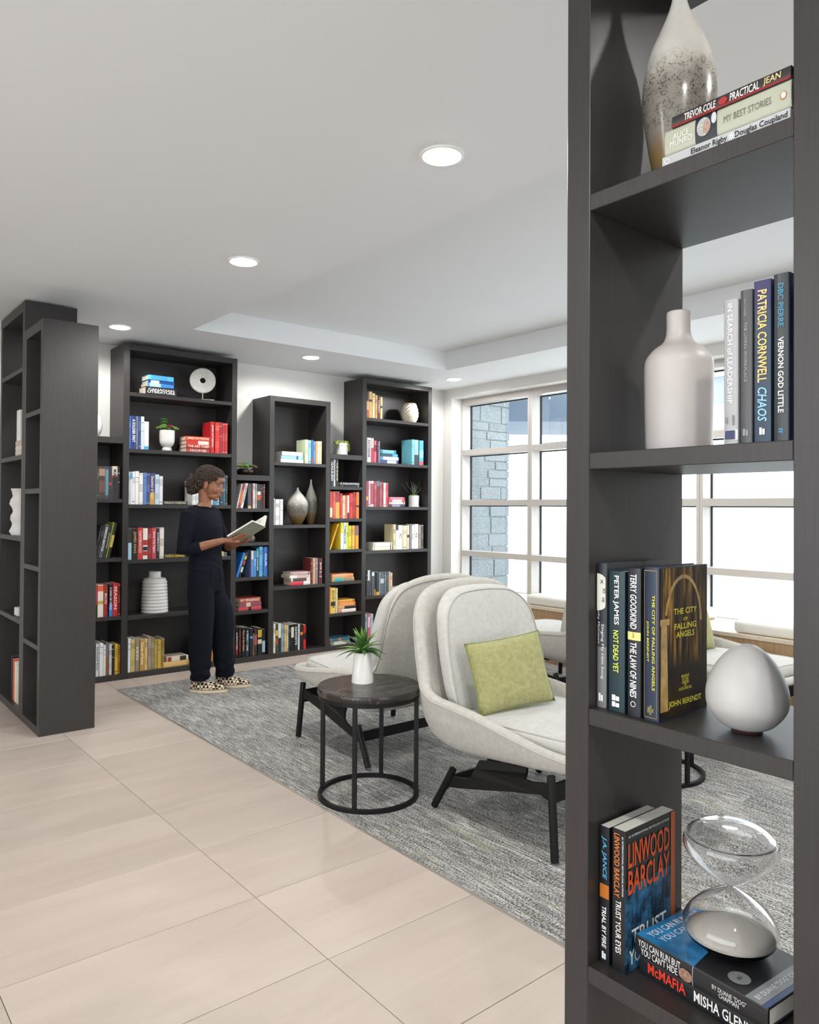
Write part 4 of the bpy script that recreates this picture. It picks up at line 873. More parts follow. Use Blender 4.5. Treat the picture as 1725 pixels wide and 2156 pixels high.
# ================================================================== FURNITURE
def armchair(label, loc, rz, grp='pale grey lounge armchairs'):
    t = thing('armchair', label, 'armchair', loc, rz, grp)
    half = [(0, -.545, .385), (.17, -.54, .386), (.285, -.515, .388), (.338, -.45, .392), (.357, -.33, .402), (.366, -.16, .426), (.371, .02, .454), (.374, .18, .472), (.376, .31, .486), (.372, .385, .525), (.364, .42, .61), (.356, .45, .73), (.338, .478, .85), (.278, .50, .937), (.15, .512, .975), (0, .515, .984)]
    bot = [(0, -.40, .338), (.13, -.395, .336), (.215, -.365, .328), (.255, -.28, .315), (.268, -.20, .303), (.276, -.10, .290), (.280, .02, .276), (.282, .10, .268), (.280, .17, .264), (.272, .22, .263), (.258, .25, .264), (.24, .268, .266), (.21, .28, .270), (.155, .29, .272), (.08, .297, .272), (0, .30, .272)]
    def full(h):
        h = spline(h, 4); return h+[np.array((-p[0], p[1], p[2])) for p in h[-2:0:-1]]
    RIM, BOT = full(half), full(bot); n = len(RIM)
    prof = []
    for r_, b_ in zip(RIM, BOT):
        k = max(0.0, min(1.0, (r_[2]-.47)/.4))             # 0 on arms/front, 1 on the back
        ctr = np.array((0, .02-.0*k, 0))
        inward = np.array((-r_[0]*1.0, (.05-r_[1]), 0)); inward /= max(1e-6, np.linalg.norm(inward))
        back = np.array((-np.sign(r_[0])*min(1, abs(r_[0])/.36)*.75, -.8, 0)); back /= np.linalg.norm(back)
        inn = inward*(1-k)+back*k; inn /= np.linalg.norm(inn)
        c1 = b_*.12+r_*.88; c1[2] = b_[2]+.10*(r_[2]-b_[2])
        c2 = r_.copy()*1.0; c2[:2] = r_[:2]*.995+b_[:2]*.005; c2[2] = b_[2]+.55*(r_[2]-b_[2])
        if k > 0: c2 = c2*(1-k)+np.array((b_[0]*.2+r_[0]*.8, b_[1]*.35+r_[1]*.65+.035, b_[2]+.5*(r_[2]-b_[2])))*k
        outer = [b_*(1-u)**3+c1*3*u*(1-u)**2+c2*3*u*u*(1-u)+r_*u**3 for u in [i/9 for i in range(10)]]
        th = .05
        floor_ = np.array((b_[0]*.86, b_[1]*.9, .345)); r_in = r_+inn*th
        d1 = r_in*.6+floor_*.4; d1[2] = floor_[2]+.35*(r_in[2]-floor_[2])
        d1[:2] = r_in[:2]*.82+floor_[:2]*.18
        inner = [r_in*(1-u)**2+d1*2*u*(1-u)+floor_*u*u for u in [i/6 for i in range(7)]]
        top = [r_+inn*.010+np.array((0, 0, .014)), r_+inn*.030+np.array((0, 0, .018))]
        cb = np.array((b_[0]*.3, b_[1]*.3, b_[2])); ci = np.array((floor_[0]*.3, floor_[1]*.3, .345))
        prof.append([cb]+outer+top+inner+[ci])
    rings = [[prof[j][i] for j in range(n)] for i in range(len(prof[0]))]
    sh = MB().loops(rings).build('shell', M['linen'], t, 'all')
    # piping seam just outside the rim
    seam = [r_+np.array((0, 0, -.006))+np.array((r_[0], r_[1]-.05, 0))/max(.05, np.linalg.norm((r_[0], r_[1]-.05)))*.002 for r_ in RIM]
    MB().tube(seam+[seam[0]], .0032, 6, False).build('piping', mat('linen_piping', '#b3afa7', .9, var=.05), sh, 'all')
    def slab(outline, frame, thick, puff, name, m):
        """rounded cushion: outline in (a,b), frame(a,b,h)->xyz"""
        o2 = spline(outline, 4, True); cx = sum(p[0] for p in o2)/len(o2); cy = sum(p[1] for p in o2)/len(o2); rg = []
        steps = [(-.5, .80), (-.5, .93), (-.42, .985), (-.2, 1.0), (.2, 1.0), (.42, .985), (.5, .93), (.5+puff*.4, .8), (.5+puff*.75, .55), (.5+puff, .25), (.5+puff, .05)]
        rg.append([frame(cx+(p[0]-cx)*.05, cy+(p[1]-cy)*.05, -.5*thick) for p in o2])
        for h, s_ in steps: rg.append([frame(cx+(p[0]-cx)*s_, cy+(p[1]-cy)*s_, h*thick) for p in o2])
        o = MB().loops(rg).build(name, m, t, 'all')
        sm = [frame(cx+(p[0]-cx)*.975, cy+(p[1]-cy)*.975, .47*thick) for p in o2]
        MB().tube(sm+[sm[0]], .003, 6, False).build('seam', mat('linen_piping', '#b3afa7'), o, 'all')
        return o
    # seat cushion, gently sloped towards the back
    seat_o = [(0, -.465), (.18, -.46), (.275, -.415), (.305, -.28), (.312, 0), (.298, .20), (.22, .27), (0, .285), (-.22, .27), (-.298, .20), (-.312, 0), (-.305, -.28), (-.275, -.415), (-.18, -.46)]
    slab(seat_o, lambda a, b, h: (a, b, .405-.035*(b+.1)+h-.02*max(0, -.25-b)), .075, .22, 'seat_cushion', M['linen2'])
    bk = [(0, .0), (.23, .0), (.300, .06), (.315, .22), (.304, .38), (.276, .49), (.195, .562), (.09, .580), (0, .583), (-.09, .580), (-.195, .562), (-.276, .49), (-.304, .38), (-.315, .22), (-.300, .06), (-.23, .0)]
    def bf(a, b, h):
        y = .262+.27*b-.06*b*b; cv = .09*(a/.3)**2
        return (a, y-cv*.35-h*.97, .405+b*.965-h*.2)
    slab(bk, bf, .085, .18, 'back_cushion', M['linen2'])
    # base: four leaning rods, side plates with a raised middle, cross plates
    rods = {}
    for sx in (-1, 1):
        MB().tube([(sx*.352, -.380, .008), (sx*.340, -.350, .322)], .0165, 14).build('leg', M['black'], t, True)
        MB().tube([(sx*.352, .311, .0105), (sx*.340, .202, .198)], .0165, 14).build('leg', M['black'], t, True)
        x = sx*.340
        pts = [(.222, .165), (.13, .178), (.100, .187), (.080, .205), (.070, .235), (.062, .268), (-.178, .312), (-.190, .300), (-.198, .284), (-.220, .272), (-.253, .272), (-.345, .291), (-.352, .205), (-.340, .226), (-.301, .236), (-.15, .203), (.024, .160), (.17, .125), (.222, .116), (.246, .095)]
        rg = [[(x+dx-(0 if z < .22 else sx*.55*(z-.22)*(1 if -.2 < y < .08 else 0)), y, z) for y, z in pts] for dx in (-.006, .006)]
        MB().loops(rg).build('side_plate', M['black'], t)
    MB().box(-.335, .335, -.351, -.339, .212, .284).build('cross_plate', M['black'], t)
    MB().box(-.335, .335, .214, .226, .116, .166).build('cross_plate', M['black'], t)
    MB().loops([[(-.27, y, z-.012), (.27, y, z-.012), (.27, y, z), (-.27, y, z)] for y, z in ((-.178, .312), (.062, .268))]).build('seat_mount', M['black'], t)
    return t
CH1 = (2.598, 2.240, .004)
armchair('pale grey lounge armchair with green pillow nearest the camera', CH1, 0)
armchair('pale grey lounge armchair turned toward the bookcases, behind the round table', (2.652, 3.44, .004), math.pi)
armchair('grey lounge armchair beyond the first chair, near the window bench', (4.47, 3.60, .004), math.pi-.05)
armchair('pale grey lounge armchair seen through the foreground shelf behind the egg vase', (4.45, 2.44, .004), R(-4))
def pillow(label, loc, rot, w_, h_, th=.11):
    t = thing('throw_pillow', label, 'pillow', loc, 0, 'green throw pillows'); t.rotation_euler = rot
    N_ = 18; vs_ = []
    for sgn in (1, -1):
        for i in range(N_+1):
            for j in range(N_+1):
                u, v = 2*i/N_-1, 2*j/N_-1
                bul = (max(0, 1-u**4)*max(0, 1-v**4))**.55*(1-.25*(u*u+v*v)/2)
                pin = 1-.07*(1-abs(v)**2) if True else 1
                x = u*w_/2*(1-.06*(1-v*v)); z = v*h_/2*(1-.06*(1-u*u))
                wr_ = .004*noise.noise((u*2.2, v*2.2, sgn*3.0))
                vs_.append((x, -sgn*(bul*th/2+wr_*bul), z+h_/2))
    k = N_+1; mb = MB(); mb.v = vs_
    for q, s_ in ((0, 1), (k*k, -1)):
        for i in range(N_):
            for j in range(N_):
                f_ = (q+i*k+j, q+(i+1)*k+j, q+(i+1)*k+j+1, q+i*k+j+1); mb.f.append(f_ if s_ > 0 else f_[::-1])
    me = mb.mesh('cover', 'all'); bm = bmesh.new(); bm.from_mesh(me); bmesh.ops.remove_doubles(bm, verts=bm.verts, dist=.0006); bm.to_mesh(me); bm.free()
    obj('cover', me, M['green'], t)
    ed = [( u*w_/2*(1-.06*(1-v*v)), 0, v*h_/2*(1-.06*(1-u*u))+h_/2) for u, v in [(-1+2*i/12, -1) for i in range(12)]+[(1, -1+2*i/12) for i in range(12)]+[(1-2*i/12, 1) for i in range(12)]+[(-1, 1-2*i/12) for i in range(13)]]
    MB().tube(ed, .0025, 6, False).build('seam', mat('green_seam', '#7d8846', .9, var=.05), t, 'all')
    return t
pillow('lime green square pillow on the armchair nearest the camera', (CH1[0]-.080, CH1[1]+.055, .452), (R(-17), R(-5), R(-13)), .405, .325)
pillow('green pillow on the armchair behind the hardbacks', (4.43, 2.53, .452), (R(-17), R(3), R(-4)), .405, .325)
def side_table(label, loc, rz=0.0):
    t = thing('side_table', label, 'side table', loc, rz, 'round black side tables')
    MB().ring_tube((0, 0, 0), .228, .018, .018).build('base_ring', M['black'], t, True)
    MB().ring_tube((0, 0, .462), .228, .018, .02).build('top_ring', M['black'], t, True)
    for i in range(4):
        a = R(45+90*i)+.12; c_, s_ = math.cos(a), math.sin(a); o = MB().box(-.009, .009, -.009, .009, .018, .462).build('leg', M['black'], t); o.location = (c_*.228, s_*.228, 0); o.rotation_euler = (0, 0, a)
    MB().lathe([(.225, .4822), (.24, .4822), (.243, .486), (.243, .508), (.240, .512), (.001, .512)], 72).build('table_top', M['marble'], t, True)
    return t
side_table('round black marble side table holding the potted plant', (2.105, 2.86, .004), R(-14))
side_table('round black side table seen through the foreground shelf', (3.44, 2.19, .004), R(20))
# potted plant on the table
p = pl(766, 1436, 'Z', .517)
t = thing('potted_plant', 'spiky green plant in a tapered white pot on side table', 'plant', (float(p[0]), float(p[1])+.01, .5166))
s = depth_of(p)/F
vessel(t, [(22*s, 0), (23.2*s, 2*s), (20.5*s, 33*s), (18.5*s, 62*s)], M['gloss'], .004, .012, name='pot')
H_ = 60*s; MB().lathe([(18*s-.003, H_-.006), (.001, H_)], 24, cap0=False).build('soil', M['soil'], t)
rs = random.Random(21)
for i in range(34):
    lay = i/34; L_ = rs.uniform(.10, .15)*(1-.25*lay); el = R(8+70*lay**1.3)
    me = leaf_blade(L_, rs.uniform(.014, .019), (.02, -.055*(1-lay)-.01), 8, .35).mesh('leaf', 'all')
    place_leaf(me, G2 if i % 3 == 0 else G1, t, (0, 0, H_+.004+lay*.015), i*2.399+rs.uniform(-.2, .2), el)

# ================================================================== FOREGROUND SHELF
FRZ = -math.pi/2
GF = 'books on the foreground bookcase'
def fgbook(label, bl, br, top, z, d, c, titles=(), bands=(), hard=True, pages=None):
    a = pl(bl[0], bl[1], 'Z', z); b = pl(br[0], br[1], 'Z', z)
    dv = (b-a)[:2]; t = float(np.hypot(*dv)); mid = (a+b)/2
    yy = min(float(mid[1]), .8505-t/2)
    t -= .0008
    return book(label, (max(XSH+.004, float(mid[0])), yy, z+.0006), t, top-z, d, c, rz=FRZ, titles=titles, bands=bands, hard=hard, group=GF, pages=pages), t
def quad(parent, pts, m, name='cover_print'):
    mb = MB(); mb.v = [tuple(p) for p in pts]; mb.f = [tuple(range(len(pts)))]; return mb.build(name, m, parent)
# --- shelf with the clock-face spine, City of Falling Angels and the egg vase
z3 = FGS[2]
b, t = fgbook('grey book with a clock face on its spine, leftmost hardback', (1253.3, 1487.7), (1276.4, 1491.8), 1.250, z3, .19, '#3d4046', [('Singing My Him Song', .42, .80, .34, '#e4e4e2', .0, 0, .14), ('Malachy McCourt', .26, .56, .30, '#c8c8c8', .0, 0, -.28)], [(.0, .42, '#20242e'), (.58, 1.0, '#6d6d6f')], pages=M['whitepages'])
mb = MB(); H_ = .262; cz = H_*.80
mb.v = [(-t*.45, -.0007, cz)]+[(max(-t*.45, min(t*.46, -t*.45+.030*math.cos(R(a)))), -.0007, cz+.034*math.sin(R(a))) for a in range(-90, 91, 12)]; mb.f = [tuple(range(len(mb.v)))]
mb.build('clock_print', colmat('#d6d3c8', .5), b)
for i, (a, s_) in enumerate(((48, 'X'), (8, 'XI'), (-30, 'VIII'))): lettering(s_, (-t*.45+.021*math.cos(R(a))*.75, -.0011, cz+.026*math.sin(R(a))), (0, 0, -1), (1, 0, 0), .009, .006, '#22242a', b, 'numeral', stretch=3)
lettering('▮▮', (0, -.0011, .02), (1, 0, 0), (0, 0, 1), .011, .010, '#d8d8d8', b, 'publisher_mark') if False else None
def mark(parent, x, z, w_, h_, c='#dcdcdc', n=2):
    mb = MB()
    for i in range(n):
        x0 = x-w_/2+i*w_/n; mb.v += [(x0+.0004, -.0011, z), (x0+w_/n-.0004, -.0011, z), (x0+w_/n-.0004, -.0011, z+h_*(1-.2*i)), (x0+.0004, -.0011, z+h_*(1-.2*i))]; k = len(mb.v); mb.f.append((k-4, k-3, k-2, k-1))
    mb.build('publisher_mark', colmat(c, .5), parent)
mark(b, 0, .012, .010, .014)
b, t = fgbook('dark teal hardback PETER JAMES NOT DEAD YET on foreground shelf', (1278.6, 1495.6), (1315.9, 1503), 1.238, z3, .20, '#143036', [('PETER JAMES', .03, .38, .38, '#f0f0ee', .015), ('NOT DEAD YET', .42, .72, .34, '#d9e05a', .015)], pages=M['whitepages'])
mark(b, 0, .020, .016, .010, '#e8e8e8', 2); mark(b, 0, .009, .016, .009, '#e8e8e8', 2)
b, t = fgbook('black hardback TERRY GOODKIND THE LAW OF NINES on foreground shelf', (1317.5, 1507.6), (1350.6, 1512), 1.246, z3, .20, '#1b1f26', [('TERRY GOODKIND', .04, .41, .50, '#f2f2f0', .015, .12), ('A NOVEL', .435, .47, .8, '#2a2a22', .02), ('THE LAW OF NINES', .50, .87, .50, '#f2f2f0', .015, .12)], [(.43, .485, '#d6d67e')], pages=M['whitepages'])
MB().ring_tube((0, 0, 0), .0045, .0012, .0003, 20).build('publisher_mark', colmat('#dcdcdc', .5), b).matrix_basis = Matrix.Translation((0, -.0009, .022)) @ Matrix.Rotation(R(90), 4, 'X')
b, t = fgbook('navy hardback THE CITY OF FALLING ANGELS with sepia cover', (1352.2, 1516), (1388.6, 1521.5), 1.250, z3, .158, '#1d2b41', [('THE CITY OF FALLING ANGELS', .18, .80, .20, '#d8cf3c', .01, 0, .20), ('JOHN BERENDT', .33, .64, .17, '#d8cf3c', .01, 0, -.20), ('THE\nPENGUIN\nPRESS', .90, .96, .4, '#c8bb4a', .0)], pages=M['whitepages'])
Hb = 1.250-z3
for x0, x1, z0, z1 in ((-.44, -.42, .02, .98), (.42, .44, .02, .98), (-.44, .44, .02, .024), (-.44, .44, .976, .98)):
    quad(b, [(x0*t, -.0008, z0*Hb), (x1*t, -.0008, z0*Hb), (x1*t, -.0008, z1*Hb), (x0*t, -.0008, z1*Hb)], colmat('#b08a48', .4), 'spine_border')
def sepia():
    m, N, L, bs = base_mat('sepia_arcade_print'); tc = N.new('ShaderNodeTexCoord').outputs['Object']
    cols_ = nz(N, L, mapped(N, L, tc, (1, 95, 7)), 1, 3, .6, .3); c = ramp(N, [(.40, '#120d09'), (.52, '#4a3312'), (.66, '#9a7430')]); L.new(cols_, c.inputs[0])
    sp_ = N.new('ShaderNodeSeparateXYZ'); L.new(tc, sp_.inputs[0]); mr = N.new('ShaderNodeMapRange'); mr.inputs[1].default_value = .085; mr.inputs[2].default_value = .115; L.new(sp_.outputs[2], mr.inputs[0])
    b2 = nz(N, L, tc, 18, 3); d2 = ramp(N, [(.35, '#0e0c0c'), (.75, '#3a2a12')]); L.new(b2, d2.inputs[0])
    L.new(mixc(N, L, mr.outputs[0], d2.outputs[0], c.outputs[0]), bs.inputs['Base Color']); bs.inputs['Roughness'].default_value = .5; bs.inputs['Specular IOR Level'].default_value = .25
    return m
X_ = t/2+.0006; D_ = .157
quad(b, [(X_, .004, .002), (X_, D_, .002), (X_, D_, Hb-.002), (X_, .004, Hb-.002)], sepia())
colq = mat('sepia_stone_print', '#a98a52', .3, var=.35, vscale=50)
quad(b, [(X_+.0002, .006, .015), (X_+.0002, .030, .015), (X_+.0002, .026, Hb*.62), (X_+.0002, .008, Hb*.62)], colq, 'printed_column'); quad(b, [(X_+.0002, .005, Hb*.62), (X_+.0002, .034, Hb*.62), (X_+.0002, .034, Hb*.66), (X_+.0002, .005, Hb*.66)], colq, 'printed_capital')
pts = [(D_*.5+.060*math.cos(R(a)), Hb*.62+.085*math.sin(R(a))) for a in range(0, 176, 12)]; pin = [(D_*.5+.054*math.cos(R(a)), Hb*.62+.078*math.sin(R(a))) for a in range(168, -1, -12)]
for i in range(len(pin)-1): 
    q = [pts[i], pts[i+1], pin[len(pin)-2-i], pin[len(pin)-1-i]]; quad(b, [(X_+.0003, y, z) for y, z in q], colq, 'printed_arch')
yl = '#e0d640'
for s_, zf, w_, h_ in (('THE CITY', .70, .074, .0105), ('OF', .645, .014, .006), ('FALLING', .60, .070, .0105), ('ANGELS', .545, .058, .0105), ('MIDNIGHT', .262, .026, .005), ('IN THE', .24, .020, .005), ('GARDEN', .22, .022, .005), ('OF', .20, .008, .005), ('GOOD AND EVIL', .18, .042, .005), ('JOHN BERENDT', .09, .105, .013)):
    lettering(s_, (X_+.0009, D_*.53, zf*Hb), (0, 1, 0), (0, 0, 1), w_, h_, yl, b, stretch=2.0)
# egg vase
t = thing('egg_vase', 'matte grey egg-shaped vase on the foreground shelf', 'vase', (1.212, .604, z3+.0006))
MB().lathe([(.012, .0), (.024, .0), (.024, .004), (.020, .006)], 32).build('foot', mat('dark_red_felt', '#3a1414', .9, var=.1), t, True)
P = spline([(.020, .003), (.040, .011), (.059, .034), (.0635, .056), (.060, .080), (.048, .106), (.033, .125), (.018, .137), (.0095, .1405)], 5)
MB().lathe([(float(a), float(b_)) for a, b_ in P]+[(.0085, .1405), (.007, .130)], 56).build('body', mat('soft_grey_ceramic', '#b9b7b4', .45, var=.02), t, 'all')
# --- shelf with the bottle vase
z2 = FGS[1]
t = thing('bottle_vase', 'matte grey-white bottle vase on the foreground shelf', 'vase', (1.272, .764, z2+.0006))
P = spline([(.054, 0), (.0585, .004), (.060, .05), (.0612, .11), (.0615, .155), (.059, .176), (.046, .194), (.030, .206), (.0235, .218), (.0215, .235), (.0218, .258), (.021, .264)], 5)
MB().lathe([(float(a), float(b_)) for a, b_ in P]+[(.018, .266), (.016, .262), (.015, .22)], 56).build('body', mat('warm_grey_ceramic', '#bdb6b2', .42, var=.02), t, 'all')
for lab, y1, y0, top, c, tt, bd, d in (
    ('silver hardback IN SEARCH OF LEADERSHIP on the foreground shelf', .607, .5835, 1.681, '#a3a3a5', [('IN SEARCH of LEADERSHIP', .03, .72, .36, '#e6e6e8', .01), ('HARKINS\n·\nSWIFT', .80, .87, .7, '#4a4a4e', .0)], [(.90, .97, '#d0d0d4')], .17),
    ('dark grey hardback THE LIVING WORKPLACE on the foreground shelf', .580, .5605, 1.691, '#48484a', [('Ann Coombs', .06, .17, .25, '#8d8d90', .0), ('THE LIVING WORKPLACE', .21, .60, .26, '#9a9a9e', .0)], [], .17),
    ('blue paperback PATRICIA CORNWELL CHAOS on the foreground shelf', .5575, .5315, 1.700, '#1c3146', [('PATRICIA CORNWELL', .06, .63, .56, '#f2c878', .015), ('CHAOS', .66, .87, .56, '#8fc4ea', .015, .2)], [(.0, .18, '#241f52')], .15),
    ('dark hardback VERNON GOD LITTLE next to the right post', .5285, .5045, 1.704, '#2c3033', [('DBC PIERRE', .06, .32, .36, '#3f87a6', .02), ('VERNON GOD LITTLE', .38, .83, .36, '#f2f2ee', .015), ('ff', .92, .955, .3, '#3f87a6', .02)], [], .16)):
    tk = y1-y0; b = book(lab, (XSH+.020, (y0+y1)/2, z2+.0006), tk-.0006, top-z2, d, c, rz=FRZ, titles=tt, bands=bd, hard='hard' in lab, group=GF, pages=M['whitepages'])
    if 'CHAOS' in lab or 'LIVING' in lab: mark(b, 0, .012, .009, .011, '#e6e6e6' if 'CHAOS' in lab else '#8d8d90')
    if 'silver' in lab: quad(b, [(-.008, -.0014, .008), (.008, -.0014, .008), (.008, -.0014, .022), (-.008, -.0014, .022)], colmat('#2a2f55', .4), 'publisher_mark')
    if 'VERNON' in lab: quad(b, [(tk/2+.0004, .003, 0.002), (tk/2+.0004, d-.002, 0.002), (tk/2+.0004, d-.002, top-z2-.002), (tk/2+.0004, .003, top-z2-.002)], colmat('#121a5c', .35), 'cover_print')
# --- top shelf: glazed vase and three flat books
z1 = FGS[0]
t = thing('tall_glazed_vase', 'tall speckled glazed vase with slender neck, top foreground shelf', 'vase', (1.272, .764, z1+.0006))
pr = [(.034, 0), (.037, .004), (.047, .05), (.057, .11), (.0650, .165), (.0665, .195), (.063, .235), (.052, .280), (.038, .312), (.0235, .345), (.0145, .372), (.0105, .400), (.0115, .425), (.0128, .432)]
P = spline(pr, 5); MB().lathe([(float(a), float(b_)) for a, b_ in P]+[(.0105, .433), (.009, .42)], 64).build('body', make_glaze('glaze_tall', -.01, .43), t, 'all')
L_ = .212; zz = z1+.0006; yc = .711-L_/2
b = book('pale silver paperback Eleanor Rigby, bottom of top-shelf stack', (XSH+.012, yc, zz), .0195, L_, .14, '#b3b4b4', flat=True, rz=FRZ, titles=[('Eleanor Rigby', .25, .54, .62, '#1c1c1e', .015), ('Douglas Coupland', .60, .98, .62, '#1c1c1e', .015)], hard=False, group=GF, pages=M['whitepages'])
for i in range(8):
    a = i*math.pi/4; c0 = np.array((-.5*L_+.575*L_, -.0012, .0098)); d_ = np.array((math.cos(a), 0, math.sin(a))); n_ = np.array((-math.sin(a), 0, math.cos(a))); quad(b, [c0+d_*.001-n_*.0006, c0+d_*.006-n_*.0009, c0+d_*.006+n_*.0009, c0+d_*.001+n_*.0006], colmat('#f4f4f4', .5), 'star_print')
MB().ring_tube((0, 0, 0), .0040, .0012, .0003, 20).build('publisher_mark', colmat('#f0f0f0', .5), b).matrix_basis = Matrix.Translation((-.5*L_+.045*L_, -.0009, .010)) @ Matrix.Rotation(R(90), 4, 'X')
zz += .0201
b = book('pale green hardback ALICE MUNRO MY BEST STORIES, middle of stack', (XSH+.010, yc-.004, zz), .0405, L_-.004, .14, '#a9ab98', flat=True, rz=FRZ, titles=[('ALICE\nMUNRO', .05, .24, .52, '#e8e8de', .0), ('MY BEST STORIES', .50, .86, .26, '#6a6a5c', .0)], bands=[(.265, .445, '#20252f')], group=GF, pages=mat('olive_page_edges', '#7c7f45', .8, var=.05))
cx = -.5*L_+.355*L_
def disc(parent, c, rx, rz_, m, y, name, n=20):
    mb = MB(); mb.v = [(c[0]+rx*math.cos(2*math.pi*i/n), y, c[1]+rz_*math.sin(2*math.pi*i/n)) for i in range(n)]; mb.f = [tuple(range(n))]; return mb.build(name, m, parent)
disc(b, (cx-.003, .022), .0120, .0150, mat('silver_hair_print', '#a9a6a2', .5, var=.4, vscale=400), -.0010, 'portrait_hair'); disc(b, (cx+.0025, .0195), .0065, .0095, mat('skin_tone_print', '#a8897a', .5, var=.3, vscale=350), -.0013, 'portrait_face'); disc(b, (cx+.0145, .030), .0045, .009, colmat('#c4c4c4', .5), -.0011, 'portrait_shirt')
disc(b, (.5*L_-.062*L_, .020), .0048, .0062, colmat('#c06a38', .5), -.0010, 'publisher_mark'); disc(b, (.5*L_-.062*L_, .020), .0034, .0048, colmat('#e9e6dc', .5), -.0013, 'publisher_mark')
zz += .0411
b = book('charcoal and red hardback TREVOR COLE PRACTICAL JEAN, top of stack', (XSH+.010, yc-.010, zz), .0205, L_-.018, .14, '#2e2829', flat=True, rz=FRZ, titles=[('TREVOR COLE', .12, .40, .62, '#efece6', .01, .1), ('PRACTICAL', .52, .76, .62, '#efece6', .01, .1), ('JEAN', .79, .93, .62, '#d9c48a', .01, .1)], group=GF, pages=mat('dark_red_page_edges', '#5c1414', .6, var=.05))
disc(b, (-.5*L_+.465*L_, .010), .0075, .0055, colmat('#9c2420', .5), -.0012, 'rose_print')
for o in b.children:
    if o.name.startswith('cover'): quad(b, [(-(L_-.018)/2, -.0010, .0001), ((L_-.018)/2, -.0010, .0001), ((L_-.018)/2, -.0010, .0045), (-(L_-.018)/2, -.0010, .0045)], colmat('#7c1a1a', .4), 'spine_edge'); break
# --- lowest shelf in view: two thrillers, two flat hardbacks, hourglass
z4 = FGS[3]
b, t = fgbook('black paperback J.A. JANCE TRIAL BY FIRE on low shelf', (1260.6, 2027), (1284.3, 2034), .772, z4, .150, '#12151c', [('J.A. JANCE', .07, .38, .58, '#4fa3c8', .015, .15), ('TRIAL BY FIRE', .58, .88, .46, '#e8e8e4', .015, .12)], [(.42, .52, '#b0641c')], hard=False, pages=M['whitepages'])
mark(b, 0, .010, .009, .013, '#e0e0e0', 2)
b, t = fgbook('black paperback LINWOOD BARCLAY TRUST YOUR EYES with city cover', (1285.9, 2042), (1319, 2051), .776, z4, .160, '#121416', [('LINWOOD BARCLAY', .03, .48, .42, '#d0762c', .01, 0, -.12), ('TRUST YOUR EYES', .50, .87, .42, '#e6e6e2', .01, 0, .0), ('#1 INTERNATIONAL BESTSELLING AUTHOR', .04, .46, .14, '#dcdcdc', .01, 0, .33)], hard=False, pages=M['whitepages'])
Hb = .776-z4; X_ = t/2+.0006; D_ = .1595
def citym():
    m, N, L, bs = base_mat('night_city_print'); tc = N.new('ShaderNodeTexCoord').outputs['Object']
    br = N.new('ShaderNodeTexBrick'); br.inputs['Scale'].default_value = 60; br.inputs['Color1'].default_value = lin('#16324a'); br.inputs['Color2'].default_value = lin('#2c5f84'); br.inputs['Mortar'].default_value = lin('#0b1620'); br.inputs['Mortar Size'].default_value = .03
    L.new(mapped(N, L, tc, (1, 1, 1), None, (R(90), R(20), R(90))), br.inputs['Vector'])
    n_ = nz(N, L, tc, 30, 3); c = ramp(N, [(.42, '#06090d'), (.6, '#3f7fa8')]); L.new(n_, c.inputs[0])
    L.new(mixc(N, L, .55, br.outputs[0], c.outputs[0]), bs.inputs['Base Color']); bs.inputs['Roughness'].default_value = .45; bs.inputs['Specular IOR Level'].default_value = .3
    return m
quad(b, [(X_, .0, .001), (X_, D_, .001), (X_, D_, Hb*.60), (X_, .0, Hb*.60)], citym()); quad(b, [(X_+.0002, D_-.014, .001), (X_+.0002, D_, .001), (X_+.0002, D_, Hb-.001), (X_+.0002, D_-.014, Hb-.001)], colmat('#c05a1e', .4), 'cover_stripe')
for s_, zf, w_, h_, cc in (('#1 INTERNATIONAL BESTSELLING AUTHOR', .955, .130, .0045, '#d8d8d8'), ('LINWOOD', .82, .132, .044, '#d8551e'), ('BARCLAY', .63, .132, .044, '#d8551e'), ('TRUST', .24, .11, .026, '#eaeaea'), ('YOUR EYES', .10, .125, .026, '#eaeaea')):
    lettering(s_, (X_+.0008, .074, zf*Hb), (0, 1, 0), (0, 0, 1), w_, h_, cc, b, stretch=2.4)
zz = z4+.0006; RZ5 = FRZ-R(4.5)
b = book('black hardback McMAFIA by MISHA GLENNY under the other', (1.166, .650, zz), .036, .262, .165, '#1b1c20', flat=True, rz=RZ5, titles=[('McMAFIA', .07, .36, .50, '#d83a24', .015), ('MISHA GLENNY', .42, .86, .50, '#e4e2de', .015)], group=GF, pages=M['whitepages'])
zz += .0366
b = book("black hardback YOU CAN RUN BUT YOU CAN'T HIDE under hourglass", (1.158, .662, zz), .0335, .245, .168, '#17181b', flat=True, rz=RZ5, titles=[("YOU CAN RUN BUT\nYOU CAN'T HIDE", .03, .38, .74, '#e6e6e6', .0), ('BY DUANE "DOG"\nCHAPMAN', .62, .86, .46, '#d8d8d8', .0)], bands=[(.47, .475, '#9aa6b0')], group=GF, pages=M['whitepages'])
Zt = .0335+.0006; sky = mat('blue_sky_print', '#2f7fb4', .15, var=.55, vscale=16)
quad(b, [(-.1215, .001, Zt), (-.005, .001, Zt), (-.035, .166, Zt), (-.1215, .166, Zt)], sky)
quad(b, [(.085, .001, Zt), (.112, .001, Zt), (.112, .166, Zt), (.085, .166, Zt)], colmat('#8f9496', .3), 'cover_stripe'); quad(b, [(.1125, .001, Zt), (.1215, .001, Zt), (.1215, .166, Zt), (.1125, .166, Zt)], colmat('#2a4a7c', .3), 'cover_stripe')
